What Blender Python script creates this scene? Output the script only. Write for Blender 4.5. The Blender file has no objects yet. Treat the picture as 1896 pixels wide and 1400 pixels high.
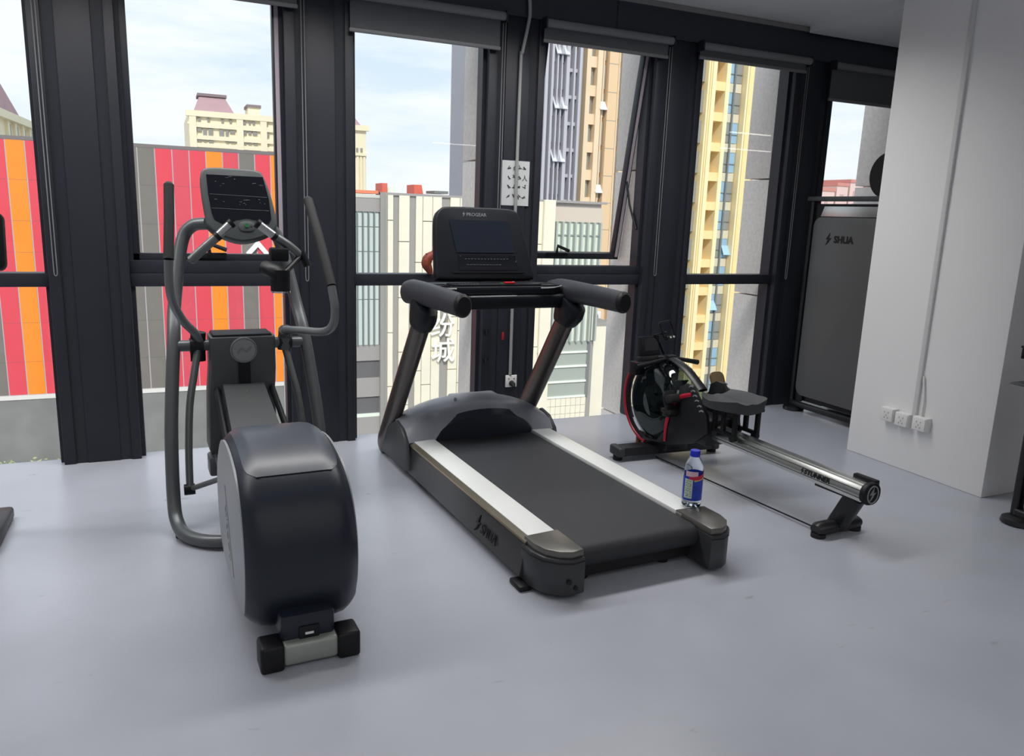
import bpy, bmesh, math, random
from mathutils import Vector, Matrix
random.seed(7)
S = bpy.context.scene
COL = S.collection
PI = math.pi

# ------------------------------------------------------------------ camera
EYE = Vector((0, 0, 1.5))
FPX = 1442.686
PITCH, ROLL, YAW = .2077376, .0363564, .4250576
fw = Vector((math.sin(YAW)*math.cos(PITCH), math.cos(YAW)*math.cos(PITCH), -math.sin(PITCH)))
r0 = Vector((math.cos(YAW), -math.sin(YAW), 0)); u0 = r0.cross(fw)
rt = r0*math.cos(ROLL)+u0*math.sin(ROLL); up = -r0*math.sin(ROLL)+u0*math.cos(ROLL)
cd = bpy.data.cameras.new('camera'); cam = bpy.data.objects.new('camera', cd); COL.objects.link(cam)
M = Matrix((rt, up, -fw)).transposed().to_4x4(); M.translation = EYE
cam.matrix_world = M
cd.sensor_width = 36; cd.lens = 36*FPX/1896; cd.clip_end = 600; cd.clip_start = .05
S.camera = cam

# ------------------------------------------------------------------ light and exposure
vs = S.view_settings
S.display_settings.display_device = 'sRGB'
vs.view_transform = 'Standard'; vs.look = 'None'; vs.gamma = 1; vs.use_curve_mapping = False
vs.exposure = 0.0
SKY = 1.32; SUN = 2.6; FILL = 150
w = bpy.data.worlds.new('sky'); S.world = w; w.use_nodes = True
nt = w.node_tree; nt.nodes.clear()
def N(t, tree=None): return (tree or nt).nodes.new(t)
L = nt.links.new
tc = N('ShaderNodeTexCoord'); sep = N('ShaderNodeSeparateXYZ'); L(tc.outputs['Generated'], sep.inputs[0])
ramp = N('ShaderNodeValToRGB'); L(sep.outputs['Z'], ramp.inputs[0])
e = ramp.color_ramp.elements
e[0].position = 0.0; e[0].color = (.72, .77, .82, 1)
e[1].position = .75; e[1].color = (.36, .55, .80, 1)
e2 = e.new(.28); e2.color = (.50, .64, .78, 1)
mp = N('ShaderNodeMapping'); mp.inputs['Scale'].default_value = (1.3, 1.3, 6.5); L(tc.outputs['Generated'], mp.inputs[0])
nz = N('ShaderNodeTexNoise'); nz.inputs['Scale'].default_value = 2.6; nz.inputs['Detail'].default_value = 7
nz.inputs['Roughness'].default_value = .58; L(mp.outputs[0], nz.inputs['Vector'])
cr = N('ShaderNodeValToRGB'); cr.color_ramp.elements[0].position = .38; cr.color_ramp.elements[1].position = .60
L(nz.outputs[0], cr.inputs[0])
mx = N('ShaderNodeMix'); mx.data_type = 'RGBA'; L(cr.outputs[0], mx.inputs['Factor']); L(ramp.outputs[0], mx.inputs['A'])
mx.inputs['B'].default_value = (.80, .825, .86, 1)
bg = N('ShaderNodeBackground'); bg.inputs['Strength'].default_value = SKY; L(mx.outputs['Result'], bg.inputs['Color'])
wo = N('ShaderNodeOutputWorld'); L(bg.outputs[0], wo.inputs[0])
sd = bpy.data.lights.new('sun', 'SUN'); sd.energy = SUN; sd.angle = math.radians(8); sd.color = (1, .95, .86)
sun = bpy.data.objects.new('sun', sd); COL.objects.link(sun)
sun.rotation_euler = Vector((.35, 1, -.85)).to_track_quat('-Z', 'Y').to_euler()
for x, y, sx, sy, p, spr in [(.1, 4.0, 6.8, .4, FILL*.72, 142), (1.2, -3.6, 10.6, 8.4, FILL*1.35, 150)]:  # unseen fill lights added to brighten the room
    ld = bpy.data.lights.new('room_fill_light', 'AREA'); ld.shape = 'RECTANGLE'; ld.size = sx; ld.size_y = sy
    ld.energy = p; ld.color = (1, .98, .95); ld.spread = math.radians(spr)
    lo = bpy.data.objects.new('room_fill_light', ld); COL.objects.link(lo); lo.location = (x, y, 2.94)

# ------------------------------------------------------------------ helpers
def ray(x, y): return fw + rt*((x-948)/FPX) - up*((y-700)/FPX)
def atY(x, y, Y): d = ray(x, y); return EYE + d*(Y/d.y)
def atX(x, y, X): d = ray(x, y); return EYE + d*(X/d.x)
def atZ(x, y, Z=0): d = ray(x, y); return EYE + d*((Z-1.5)/d.z)

def lin(c):
    c = c/255
    return c/12.92 if c <= .04045 else ((c+.055)/1.055)**2.4
def mat(name, rgb, rough=.5, metal=0, var=0, scale=8, bump=0, bscale=60, stretch=None, spec=.5, coat=0, emit=0):
    m = bpy.data.materials.new(name); m.use_nodes = True
    t = m.node_tree; b = t.nodes['Principled BSDF']
    c = (lin(rgb[0]), lin(rgb[1]), lin(rgb[2]), 1)
    b.inputs['Base Color'].default_value = c
    b.inputs['Roughness'].default_value = rough; b.inputs['Metallic'].default_value = metal
    b.inputs['Specular IOR Level'].default_value = spec
    b.inputs['Coat Weight'].default_value = coat
    if emit:
        b.inputs['Emission Color'].default_value = c; b.inputs['Emission Strength'].default_value = emit
    if var or bump:
        co = t.nodes.new('ShaderNodeTexCoord'); mpn = t.nodes.new('ShaderNodeMapping')
        if stretch: mpn.inputs['Scale'].default_value = stretch
        t.links.new(co.outputs['Object'], mpn.inputs[0])
    if var:
        n = t.nodes.new('ShaderNodeTexNoise'); n.inputs['Scale'].default_value = scale; n.inputs['Detail'].default_value = 5
        t.links.new(mpn.outputs[0], n.inputs['Vector'])
        r = t.nodes.new('ShaderNodeValToRGB')
        r.color_ramp.elements[0].position = .3; r.color_ramp.elements[1].position = .7
        r.color_ramp.elements[0].color = tuple(v*(1-var) for v in c[:3])+(1,)
        r.color_ramp.elements[1].color = tuple(min(1, v*(1+var)) for v in c[:3])+(1,)
        t.links.new(n.outputs[0], r.inputs[0]); t.links.new(r.outputs[0], b.inputs['Base Color'])
    if bump:
        n2 = t.nodes.new('ShaderNodeTexNoise'); n2.inputs['Scale'].default_value = bscale; n2.inputs['Detail'].default_value = 3
        t.links.new(mpn.outputs[0], n2.inputs['Vector'])
        bp = t.nodes.new('ShaderNodeBump'); bp.inputs['Strength'].default_value = bump; bp.inputs['Distance'].default_value = .01
        t.links.new(n2.outputs[0], bp.inputs['Height']); t.links.new(bp.outputs[0], b.inputs['Normal'])
    return m
def glass_mat(name, tint=(1, 1, 1), ior=1.45, extra=0.0):
    m = bpy.data.materials.new(name); m.use_nodes = True; t = m.node_tree; t.nodes.clear()
    o = t.nodes.new('ShaderNodeOutputMaterial'); mixn = t.nodes.new('ShaderNodeMixShader')
    tr = t.nodes.new('ShaderNodeBsdfTransparent'); tr.inputs[0].default_value = tint+(1,)
    gl = t.nodes.new('ShaderNodeBsdfGlossy'); gl.inputs['Roughness'].default_value = .01
    fr = t.nodes.new('ShaderNodeFresnel'); fr.inputs[0].default_value = ior
    ad = t.nodes.new('ShaderNodeMath'); ad.operation = 'ADD'; ad.inputs[1].default_value = extra
    ge = t.nodes.new('ShaderNodeNewGeometry'); ml = t.nodes.new('ShaderNodeMath'); ml.operation = 'MULTIPLY'
    iv = t.nodes.new('ShaderNodeMath'); iv.operation = 'SUBTRACT'; iv.inputs[0].default_value = 1; t.links.new(ge.outputs['Backfacing'], iv.inputs[1])
    t.links.new(fr.outputs[0], ad.inputs[0]); t.links.new(ad.outputs[0], ml.inputs[0]); t.links.new(iv.outputs[0], ml.inputs[1]); t.links.new(ml.outputs[0], mixn.inputs[0])
    t.links.new(tr.outputs[0], mixn.inputs[1]); t.links.new(gl.outputs[0], mixn.inputs[2]); t.links.new(mixn.outputs[0], o.inputs[0])
    return m

class B:
    """collects shapes into one mesh"""
    def __init__(s): s.bm = bmesh.new()
    def _merge(s, b):
        me = bpy.data.meshes.new('tmp'); b.to_mesh(me); b.free(); s.bm.from_mesh(me); bpy.data.meshes.remove(me)
    def box(s, x0, x1, y0, y1, z0, z1, bev=0, seg=2, rot=None, about=None):
        b = bmesh.new(); bmesh.ops.create_cube(b, size=1)
        c = Vector(((x0+x1)/2, (y0+y1)/2, (z0+z1)/2))
        for v in b.verts: v.co = Vector((v.co.x*(x1-x0), v.co.y*(y1-y0), v.co.z*(z1-z0)))
        if bev: bmesh.ops.bevel(b, geom=b.edges[:], offset=bev, segments=seg, affect='EDGES', profile=.5)
        for v in b.verts:
            if rot is not None:
                p = Vector(about)-c if about is not None else Vector((0, 0, 0))
                v.co = rot @ (v.co-p) + p
            v.co += c
        s._merge(b); return s
    def sweep(s, pts, ru, rv=None, n=14, ua=None, smooth=0, cap=True, power=1):
        pts = [Vector(p) for p in pts]
        k0 = len(pts)
        ru = list(ru) if hasattr(ru, '__len__') else [ru]*k0
        rv = ru if rv is None else (list(rv) if hasattr(rv, '__len__') else [rv]*k0)
        if smooth and k0 > 2:
            P, U, V = [], [], []
            for i in range(k0-1):
                a, b_, c, d = pts[max(i-1, 0)], pts[i], pts[i+1], pts[min(i+2, k0-1)]
                for j in range(smooth):
                    t = j/smooth
                    P.append(.5*((2*b_)+(c-a)*t+(2*a-5*b_+4*c-d)*t*t+(3*b_-a-3*c+d)*t**3))
                    U.append(ru[i]+(ru[i+1]-ru[i])*t); V.append(rv[i]+(rv[i+1]-rv[i])*t)
            P.append(pts[-1]); U.append(ru[-1]); V.append(rv[-1]); pts, ru, rv = P, U, V
        bm = s.bm; rings = []; prev = None
        for i, p in enumerate(pts):
            t = (pts[min(i+1, len(pts)-1)]-pts[max(i-1, 0)]).normalized()
            if ua is not None:
                u = Vector(ua); u = (u-t*u.dot(t)).normalized()
            elif prev is None:
                u = t.cross(Vector((0, 0, 1)));
                if u.length < .1: u = t.cross(Vector((1, 0, 0)))
                u.normalize()
            else: u = (prev-t*prev.dot(t)).normalized()
            prev = u; v = t.cross(u)
            ring = []
            for j in range(n):
                a = 2*PI*j/n; ca, sa = math.cos(a), math.sin(a)
                if power != 1:
                    ca = math.copysign(abs(ca)**power, ca); sa = math.copysign(abs(sa)**power, sa)
                ring.append(bm.verts.new(p+u*ca*ru[i]+v*sa*rv[i]))
            rings.append(ring)
        for a, b_ in zip(rings, rings[1:]):
            for j in range(n): bm.faces.new((a[j], a[(j+1) % n], b_[(j+1) % n], b_[j]))
        if cap: bm.faces.new(rings[0][::-1]); bm.faces.new(rings[-1])
        return s
    def cyl(s, p0, p1, r, r1=None, n=20): return s.sweep([p0, p1], [r, r if r1 is None else r1], n=n)
    def lathe(s, prof, o=(0, 0, 0), n=24):
        bm = s.bm; o = Vector(o); rings = []
        for r, z in prof:
            rings.append([bm.verts.new(o+Vector((r*math.cos(2*PI*j/n), r*math.sin(2*PI*j/n), z))) for j in range(n)])
        for a, b_ in zip(rings, rings[1:]):
            for j in range(n): bm.faces.new((a[j], a[(j+1) % n], b_[(j+1) % n], b_[j]))
        if prof[0][0] > 1e-5: bm.faces.new(rings[0][::-1])
        if prof[-1][0] > 1e-5: bm.faces.new(rings[-1])
        bmesh.ops.remove_doubles(bm, verts=bm.verts[:], dist=1e-6)
        return s
    def prism(s, poly, o, u, v, th, bev=0, seg=2):
        """2-D outline in plane (u,v) at o, extruded th along u x v (centred when th is a pair)"""
        o, u, v = Vector(o), Vector(u), Vector(v); w_ = u.cross(v).normalized()
        a, b_ = (0, th) if not hasattr(th, '__len__') else th
        b = bmesh.new()
        A = [b.verts.new(o+u*p[0]+v*p[1]+w_*a) for p in poly]; Bv = [b.verts.new(o+u*p[0]+v*p[1]+w_*b_) for p in poly]
        n = len(poly)
        f0 = b.faces.new(A[::-1]); f1 = b.faces.new(Bv)
        for j in range(n): b.faces.new((A[j], A[(j+1) % n], Bv[(j+1) % n], Bv[j]))
        bmesh.ops.recalc_face_normals(b, faces=b.faces[:])
        if bev:
            ed = [e for e in b.edges if (f0 in e.link_faces) or (f1 in e.link_faces)]
            bmesh.ops.bevel(b, geom=ed, offset=bev, segments=seg, affect='EDGES', profile=.5)
        s._merge(b); return s
    def loft(s, rings, closed=True, caps=True):
        bm = s.bm; R = [[bm.verts.new(Vector(p)) for p in r] for r in rings]
        for a, b_ in zip(R, R[1:]):
            n = len(a)
            for j in range(n if closed else n-1): bm.faces.new((a[j], a[(j+1) % n], b_[(j+1) % n], b_[j]))
        if caps: bm.faces.new(R[0][::-1]); bm.faces.new(R[-1])
        return s
    def out(s, name, m, parent=None, ang=35, flat=False):
        bmesh.ops.recalc_face_normals(s.bm, faces=s.bm.faces[:])
        me = bpy.data.meshes.new(name); s.bm.to_mesh(me); s.bm.free()
        if not flat:
            me.polygons.foreach_set('use_smooth', [True]*len(me.polygons)); me.set_sharp_from_angle(angle=math.radians(ang))
        me.materials.append(m)
        o = bpy.data.objects.new(name, me); COL.objects.link(o)
        if parent is not None: o.parent = parent
        return o
def rounded(w_, h, r, n=5, cx=0, cy=0, rs=None):
    """rounded rectangle outline; rs = radii (br, tr, tl, bl)"""
    rs = rs or (r, r, r, r); out = []
    for (sx, sy, a0), rr in zip(((1, -1, -90), (1, 1, 0), (-1, 1, 90), (-1, -1, 180)), rs):
        for j in range(n+1):
            a = math.radians(a0+90*j/n)
            out.append((cx+sx*(w_/2-rr)+rr*math.cos(a), cy+sy*(h/2-rr)+rr*math.sin(a)))
    return out
def catmull(pts, k=6):
    n = len(pts); out = []
    for i in range(n):
        a, b, c, d = (Vector(pts[(i+q) % n]) for q in (-1, 0, 1, 2))
        for j in range(k):
            t = j/k
            out.append(.5*((2*b)+(c-a)*t+(2*a-5*b+4*c-d)*t*t+(3*b-a-3*c+d)*t**3))
    return [tuple(p) for p in out]
def tag(o, label=None, cat=None, group=None, kind=None):
    if label: o['label'] = label
    if cat: o['category'] = cat
    if group: o['group'] = group
    if kind: o['kind'] = kind
    return o
def thing(name, label, cat, loc=(0, 0, 0), rz=0, group=None):
    o = bpy.data.objects.new(name, None); COL.objects.link(o); o.location = loc; o.rotation_euler = (0, 0, rz)
    o.empty_display_size = .1
    return tag(o, label, cat, group)
def struct(name, b, m, **k):
    o = b.out(name, m, **k); o['kind'] = 'structure'; return o
def text(name, body, size, o, u, v, m, parent=None, depth=.002, shear=0, align='CENTER', bold=0):
    c = bpy.data.curves.new('lettering', 'FONT'); c.body = body; c.size = size; c.extrude = depth/2; c.shear = shear
    c.align_x = align; c.align_y = 'CENTER'; c.offset = bold; c.resolution_u = 3
    t = bpy.data.objects.new('lettering', c); COL.objects.link(t)
    me = bpy.data.meshes.new_from_object(t.evaluated_get(bpy.context.evaluated_depsgraph_get()))
    bpy.data.objects.remove(t); bpy.data.curves.remove(c)
    u, v = Vector(u).normalized(), Vector(v); v = (v-u*v.dot(u)).normalized(); w_ = u.cross(v)
    mm = Matrix((u, v, w_)).transposed().to_4x4(); mm.translation = Vector(o)
    me.transform(mm); me.name = name; me.materials.clear(); me.materials.append(m)
    ob = bpy.data.objects.new(name, me); COL.objects.link(ob)
    if parent is not None: ob.parent = parent
    return ob
BOLT = [(.10, .55), (-.32, -.02), (-.05, -.02), (-.30, -.55), (.10, -.16), (-.02, -.16), (.32, .10), (.04, .10)]

# ------------------------------------------------------------------ materials
m_floor = mat('floor_vinyl', (170, 173, 183), .30, var=.07, scale=1.6, bump=.05, bscale=25)
m_white = mat('wall_paint', (238, 238, 238), .8, var=.015, scale=2, bump=.03, bscale=80)
m_ceil = mat('ceiling_paint', (216, 216, 216), .85, var=.02, scale=1.5)
m_frame = mat('dark_powder_coat', (41, 43, 51), .42, var=.06, scale=3, spec=.3)
m_groove = mat('frame_groove', (26, 27, 30), .6)
m_head = mat('header_panel', (42, 45, 56), .35)
m_blind = mat('blind_fabric', (92, 94, 97), .9, bump=.15, bscale=300)
m_blindbar = mat('blind_bar', (120, 121, 124), .5)
m_cord = mat('pale_cord', (120, 122, 124), .6)
m_glass = glass_mat('window_glass', (.97, .985, .98))
m_stone = mat('granite', (236, 227, 220), .85, var=.08, scale=40)
m_plastic = mat('white_plastic', (226, 226, 224), .4)
m_black = mat('black_plastic', (19, 20, 24), .48, spec=.32)
m_soft = mat('black_rubber', (17, 18, 20), .7, bump=.1, bscale=200)
m_metal = mat('brushed_aluminium', (200, 202, 200), .35, 1)
m_chrome = mat('chrome', (220, 220, 222), .18, 1)

# ------------------------------------------------------------------ room shell
t_ = m_floor.node_tree; b_ = t_.nodes['Principled BSDF']; src = b_.inputs['Base Color'].links[0].from_socket
co_ = t_.nodes.new('ShaderNodeTexCoord'); mp_ = t_.nodes.new('ShaderNodeMapping'); mp_.inputs['Scale'].default_value = (2.2, 6, 1); mp_.inputs['Rotation'].default_value = (0, 0, .5)
n_ = t_.nodes.new('ShaderNodeTexNoise'); n_.inputs['Scale'].default_value = 2.4; n_.inputs['Detail'].default_value = 4; n_.inputs['Distortion'].default_value = .8
r_ = t_.nodes.new('ShaderNodeValToRGB'); r_.color_ramp.elements[0].position = .70; r_.color_ramp.elements[1].position = .76; r_.color_ramp.elements[1].color = (.35, .35, .35, 1)
x_ = t_.nodes.new('ShaderNodeMix'); x_.data_type = 'RGBA'; x_.inputs['B'].default_value = (.12, .12, .13, 1)
t_.links.new(co_.outputs['Object'], mp_.inputs[0]); t_.links.new(mp_.outputs[0], n_.inputs['Vector']); t_.links.new(n_.outputs[0], r_.inputs[0]); t_.links.new(r_.outputs[0], x_.inputs['Factor'])
t_.links.new(src, x_.inputs['A']); t_.links.new(x_.outputs['Result'], b_.inputs['Base Color'])
struct('floor', B().box(-5, 13, -9, 5.04, -.15, 0), m_floor)
struct('ceiling', B().box(-5, 13, -9, 4.95, 2.965, 3.15), m_ceil)
struct('wall_back', B().box(-5, 13, -9.1, -9, 0, 2.965), m_white)
struct('wall_left', B().box(-5.1, -5, -9, 5.0, 0, 2.965), m_white)
struct('wall_front', B().box(6.195, 13, 4.93, 5.10, 0, 2.80).box(-5.1, -4.375, 4.93, 5.10, 0, 2.80), m_frame)
struct('wall_right', B().box(13, 13.1, -9, 5.0, 0, 2.965), m_white)
col = struct('wall_column', B().box(4.225, 4.95, 2.755, 3.735, 0, 2.965, bev=.006), m_white)
struct('trim_14', B().box(4.56, 8, 3.735, 4.86, 2.915, 2.965), m_ceil)          # lowered soffit between column and windows
# header above the windows
hd = struct('trim_13', B().box(-5, 13, 4.90, 5.10, 2.74, 2.965), m_head)
B().box(-5, 13, 4.885, 4.90, 2.93, 2.962).out('cornice_strip', mat('cornice_paint', (130, 130, 130), .8), hd)
for x in (.2, 2.9, 5.6): B().box(x, x+.006, 4.897, 4.90, 2.75, 2.93).out('panel_joint', m_groove, hd)
# pilasters between the bays
YF, YG = 4.92, 5.015
PR = [-.165-1.27*3, -.165-1.27*2, -.165-1.27, -.165, 1.11, 2.385, 3.655, 4.925, 6.195]
for i, xr in enumerate(PR):
    xl = xr-.40
    p = struct('trim_%d' % (i+1), B().box(xl, xr, 4.93, 5.10, 0, 2.80), m_frame)
    for a, b_ in ((xl, xl+.06), (xr-.05, xr)):
        B().box(a, b_, 4.915, 4.93, 0, 2.75, bev=.003).out('jamb_strip', m_frame, p)
    B().box(xl+.06, xl+.066, 4.926, 4.93, 0, 2.75).out('jamb_groove', m_groove, p)
    B().box(xr-.056, xr-.05, 4.926, 4.93, 0, 2.75).out('jamb_groove', m_groove, p)
    B().box(xl+.12, xr-.11, 4.921, 4.93, 0, 2.75, bev=.003).out('face_panel', m_frame, p)
    # granite clad fin outside
    zj = [-8, -2.0, -.05, .9, 1.85, 2.8, 4.2]
    for a, b_ in zip(zj, zj[1:]):
        B().box(xl+.02, xr-.02, 5.10, 5.42, a+.006, b_-.006, bev=.004).out('stone_slab', m_stone, p)
# windows
for i in range(-2, 6):
    x0, x1 = PR[i+2], PR[i+3]-.40
    wn = thing('window_%d' % (i+3), None, None, (0, 0, 0)); wn['kind'] = 'structure'
    sash = i in (1, 3)
    B().box(x0, x1, 4.955, 5.07, 1.015, 1.09, bev=.004).out('transom', m_frame, wn)
    B().box(x0, x1, YG, YG+.012, 0.004, 1.015).out('lower_pane', m_glass, wn)
    for a, b_ in ((x0, x0+.022), (x1-.022, x1)):
        B().box(a, b_, 4.97, 5.06, 0, 2.74).out('window_jamb', m_frame, wn)
    B().box(x0, x1, 4.97, 5.06, 2.69, 2.74).out('head_rail', m_frame, wn)
    if not sash:
        B().box(x0, x1, YG, YG+.012, 1.09, 2.69).out('upper_pane', m_glass, wn)
        continue
    # opening sash, hinged at the top
    sh = bpy.data.objects.new('sash', None); COL.objects.link(sh); sh.parent = wn; sh.location = (0, 5.0, 2.69)
    if i == 3: sh.rotation_euler = (math.radians(10.3), 0, 0)
    B().box(x0, x1, 4.962, 5.065, 1.09, 1.165 if i == 1 else 1.15, bev=.004).out('sash_sill', m_frame, wn)
    fr_ = B()
    H = 2.69-1.16; wv = .045
    fr_.box(x0+.012, x0+.012+wv, -.02, .04, -H, -.01, bev=.004); fr_.box(x1-.012-wv, x1-.012, -.02, .04, -H, -.01, bev=.004)
    fr_.box(x0+.012, x1-.012, -.02, .04, -.055, -.01, bev=.004); fr_.box(x0+.012, x1-.012, -.02, .04, -H, -H+wv, bev=.004)
    fr_.out('sash_frame', m_frame, sh)
    B().box(x1-.012-wv+.012, x1-.022, -.023, -.018, -H+.02, -.03).out('stile_strip', mat('pale_stile_sheen', (176, 166, 174), .5) if 'pale_stile_sheen' not in bpy.data.materials else bpy.data.materials['pale_stile_sheen'], sh)  # pale strip added, sky tint on the stile put into its colour
    B().box(x0+.05, x1-.05, .01, .02, -H+.04, -.05).out('sash_pane', m_glass, sh)
    xm = (x0+x1)/2 if i == 1 else 2.70
    h = B().box(xm-.085, xm+.085, -.045, -.02, -H+.02, -H+.052, bev=.004)
    h.sweep([(xm-.01, -.045, -H+.04), (xm-.01, -.05, -H+.105), (xm+.085, -.06, -H+.07)], .013, n=8)
    h.out('sash_handle', m_black, sh)
    if i == 3:
        st = B(); st.sweep([(x1-.03, 5.0, 1.42), (x1-.035, 5.10, 1.60), (x1-.04, 5.17, 1.83)], .008, n=8)
        st.out('stay_arm', m_black, wn)

# ------------------------------------------------------------------ roller blinds
bl = [(1, -.185, .80, 2.60, 'grey roller blind rolled up over the window left of the second dark pillar'),
      (2, 1.085, 2.06, 2.515, 'grey roller blind hanging lowest among those over the tall window behind the treadmill'),
      (3, 2.352, 3.335, 2.60, 'grey roller blind above the window with the tilted open sash'),
      (4, 3.592, 4.60, 2.63, 'grey roller blind above the window behind the rowing machine seat'),
      (5, 4.85, 5.80, 2.455, 'grey roller blind half hidden by the white column')]
for i, xa, xb, zb, lab in bl:
    t = thing('roller_blind', lab, 'blind', (xa, 4.86, zb), group='roller blinds along the window wall')
    W = xb-xa; z1 = 2.715-zb
    B().cyl((0, 0, z1), (W, 0, z1), .026).out('roller_tube', m_blindbar, t)
    B().box(.0, W-.02 if i != 5 else W, .022, .027, .012, z1, ).out('blind_fabric', m_blind, t)
    B().box(-.005, W-.015, .015, .034, 0, .022, bev=.004).out('bottom_bar', m_blindbar, t)
    for x in (-.012, W): B().box(x, x+.012, -.03, .04, z1-.035, z1+.035, bev=.003).out('bracket', m_frame, t)
    zc = {1: 1.05, 2: 1.45, 3: 1.085, 4: 1.06, 5: 1.5}[i]-zb
    xc = W+.004
    c = B()
    for dx in (0, .018): c.sweep([(xc+dx, .03, z1), (xc+dx, .03, zc+.02)], .0028, n=6)
    c.sweep([(xc, .03, zc+.02), (xc+.002, .03, zc+.005), (xc+.009, .03, zc), (xc+.016, .03, zc+.005), (xc+.018, .03, zc+.02)], .0028, n=6)
    c.out('pull_cord', m_cord, t)
t = thing('blind_cord', 'thin pale looped blind cord hanging down the leftmost dark pillar', 'cord', (-.535, 4.895, 1.08))
c = B()
for dx in (0, .016): c.sweep([(dx, 0, 1.65), (dx, 0, .02)], .003, n=6)
c.sweep([(0, 0, .02), (.002, 0, .005), (.008, 0, 0), (.014, 0, .005), (.016, 0, .02)], .003, n=6)
c.out('cord_loop', m_cord, t)

# ------------------------------------------------------------------ things on pillar and column
o = B().sweep([(2.222, 4.875, 2.96), (2.24, 4.875, 2.78), (2.235, 4.88, 2.70), (2.205, 4.895, 2.52), (2.201, 4.905, 2.44), (2.201, 4.908, 1.5), (2.206, 4.908, .39)], .011, n=10, smooth=5).out('cable_conduit', mat('grey_conduit', (150, 152, 152), .5))
tag(o, 'thin grey cable conduit running down the dark pillar from ceiling to outlet', 'conduit')
t = thing('notice_sheet', 'white paper sheet with rows of dark characters stuck to the dark pillar', 'notice', (2.2, 4.9205, 1.70))
m_paper = mat('paper', (196, 198, 200), .8); m_ink = mat('ink', (70, 72, 78), .8)
B().box(-.10, .10, -.002, .0, -.146, .146).out('paper', m_paper, t)
for r in range(4):
    for q in range(4):
        if (r, q) == (1, 3): text('printed_character', '人', .042, (.066, -.0035, .10-.062*r-.005), (1, 0, 0), (0, 0, 1), m_ink, t, .001); continue
        b = B(); x, z = -.05+.0385*q, .10-.062*r
        for k in range(3):
            a = random.random()*PI; d = Vector((math.cos(a), 0, math.sin(a)))*.012; cc = Vector((x, -.0035, z))+Vector((random.uniform(-.006, .006), 0, random.uniform(-.007, .007)))
            b.sweep([cc-d, cc+d], .0022, n=4)
        b.out('printed_character', m_ink, t)
t = thing('wall_outlet', 'square white wall outlet with a black plug low on the dark pillar', 'outlet', (2.215, 4.915, .343))
B().box(-.043, .043, -.012, 0, -.043, .043, bev=.004).out('cover_plate', m_plastic, t)
for x in (-.02, .02): B().box(x-.003, x+.003, -.013, -.011, .012, .022).out('socket_slot', m_black, t)
t = thing('power_plug', 'black plug and cord hanging from the outlet on the dark pillar', 'plug', (2.215, 4.90, .32))
B().sweep([(0, 0, .01), (0, -.03, .005), (0, -.045, -.01)], [.02, .018, .01], n=12).out('plug_body', m_soft, t)
B().sweep([(0, -.04, -.01), (.006, -.05, -.08), (.0, -.045, -.2), (-.01, -.06, -.305), (-.12, -.12, -.314), (-.3, -.25, -.314)], .005, n=8, smooth=5).out('plug_cord', m_soft, t)
t = thing('hook_tag', 'small red tag hanging on the dark pillar below the treadmill handlebar', 'tag', (2.14, 4.912, .668))
B().box(-.009, .009, -.008, 0, -.03, .026, bev=.003).out('tag_body', mat('red_tag', (150, 24, 28), .5), t)
for z, lb in ((.71, 'upper'), (.51, 'lower')):
    t = thing('window_catch', lb+' of two small black catches at the left edge of the conduit pillar', 'catch', (2.0, 4.915, z))
    B().box(-.005, .035, -.012, 0, -.012, .012, bev=.003).sweep([(.01, -.01, 0), (.01, -.03, .0), (.01, -.035, -.03)], .006, n=8).out('catch_lever', m_black, t)
# ornament on the sill behind the treadmill
t = thing('sill_ornament', 'small reddish brown carved ornament on the window rail behind the treadmill console', 'ornament', (1.625, 4.945, 1.092))
m_orn = mat('red_brown_carving', (132, 58, 40), .55, var=.35, scale=40)
b = B(); b.sweep([(0, 0, 0), (-.012, 0, .03), (-.03, 0, .065), (-.02, 0, .10), (.01, 0, .125), (.035, 0, .14)], [.016, .026, .034, .034, .026, .008], n=12, smooth=4)
b.out('carved_body', m_orn, t)
b = B()
for p in ((-.06, 0, .075), (-.035, -.01, .135), (.02, 0, .165), (-.055, 0, .04)): b.sweep([(-.02, 0, .085), p], [.018, .004], n=8)
b.out('carved_spikes', m_orn, t)
t.location.x -= .004
# column conduit and socket boxes
o = B().box(4.207, 4.226, 3.232, 3.262, .36, 2.965, bev=.003).out('cable_trunking', mat('trunking_plastic', (212, 212, 212), .5))
tag(o, 'white plastic cable trunking running down the face of the white column', 'conduit')
o = B().sweep([(4.215, 3.222, .62), (4.212, 3.205, .53), (4.212, 3.195, .45), (4.215, 3.2, .36)], .006, n=8, smooth=5).out('loose_cable', m_plastic)
tag(o, 'short loose white cable bowing out beside the column trunking above the boxes', 'cable')
for j, (y, lab) in enumerate([(3.415, 'white double socket box on the column, leftmost of three'), (3.305, 'white socket box on the column directly below the trunking'), (3.18, 'white socket box on the column, rightmost of three, casting a shadow')]):
    z = .325+(.008, .0, .005)[j]
    t = thing('socket_box', lab, 'socket', (4.222, y, z), group='socket boxes on the white column')
    B().box(-.045, .003, -.048, .048, -.043, .043, bev=.004).out('box_body', m_plastic, t)
    B().box(-.05, -.045, -.044, .044, -.039, .039, bev=.002).out('face_plate', m_plastic, t)
    b = B()
    for yy, zz in ((-.014, .014), (.014, .014), (0, -.005), (-.012, -.02), (.012, -.02)): b.box(-.0508, -.0498, yy-.002, yy+.002, zz-.005, zz+.005)
    b.out('socket_slots', mat('slot_grey', (120, 120, 120), .6), t)

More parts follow.
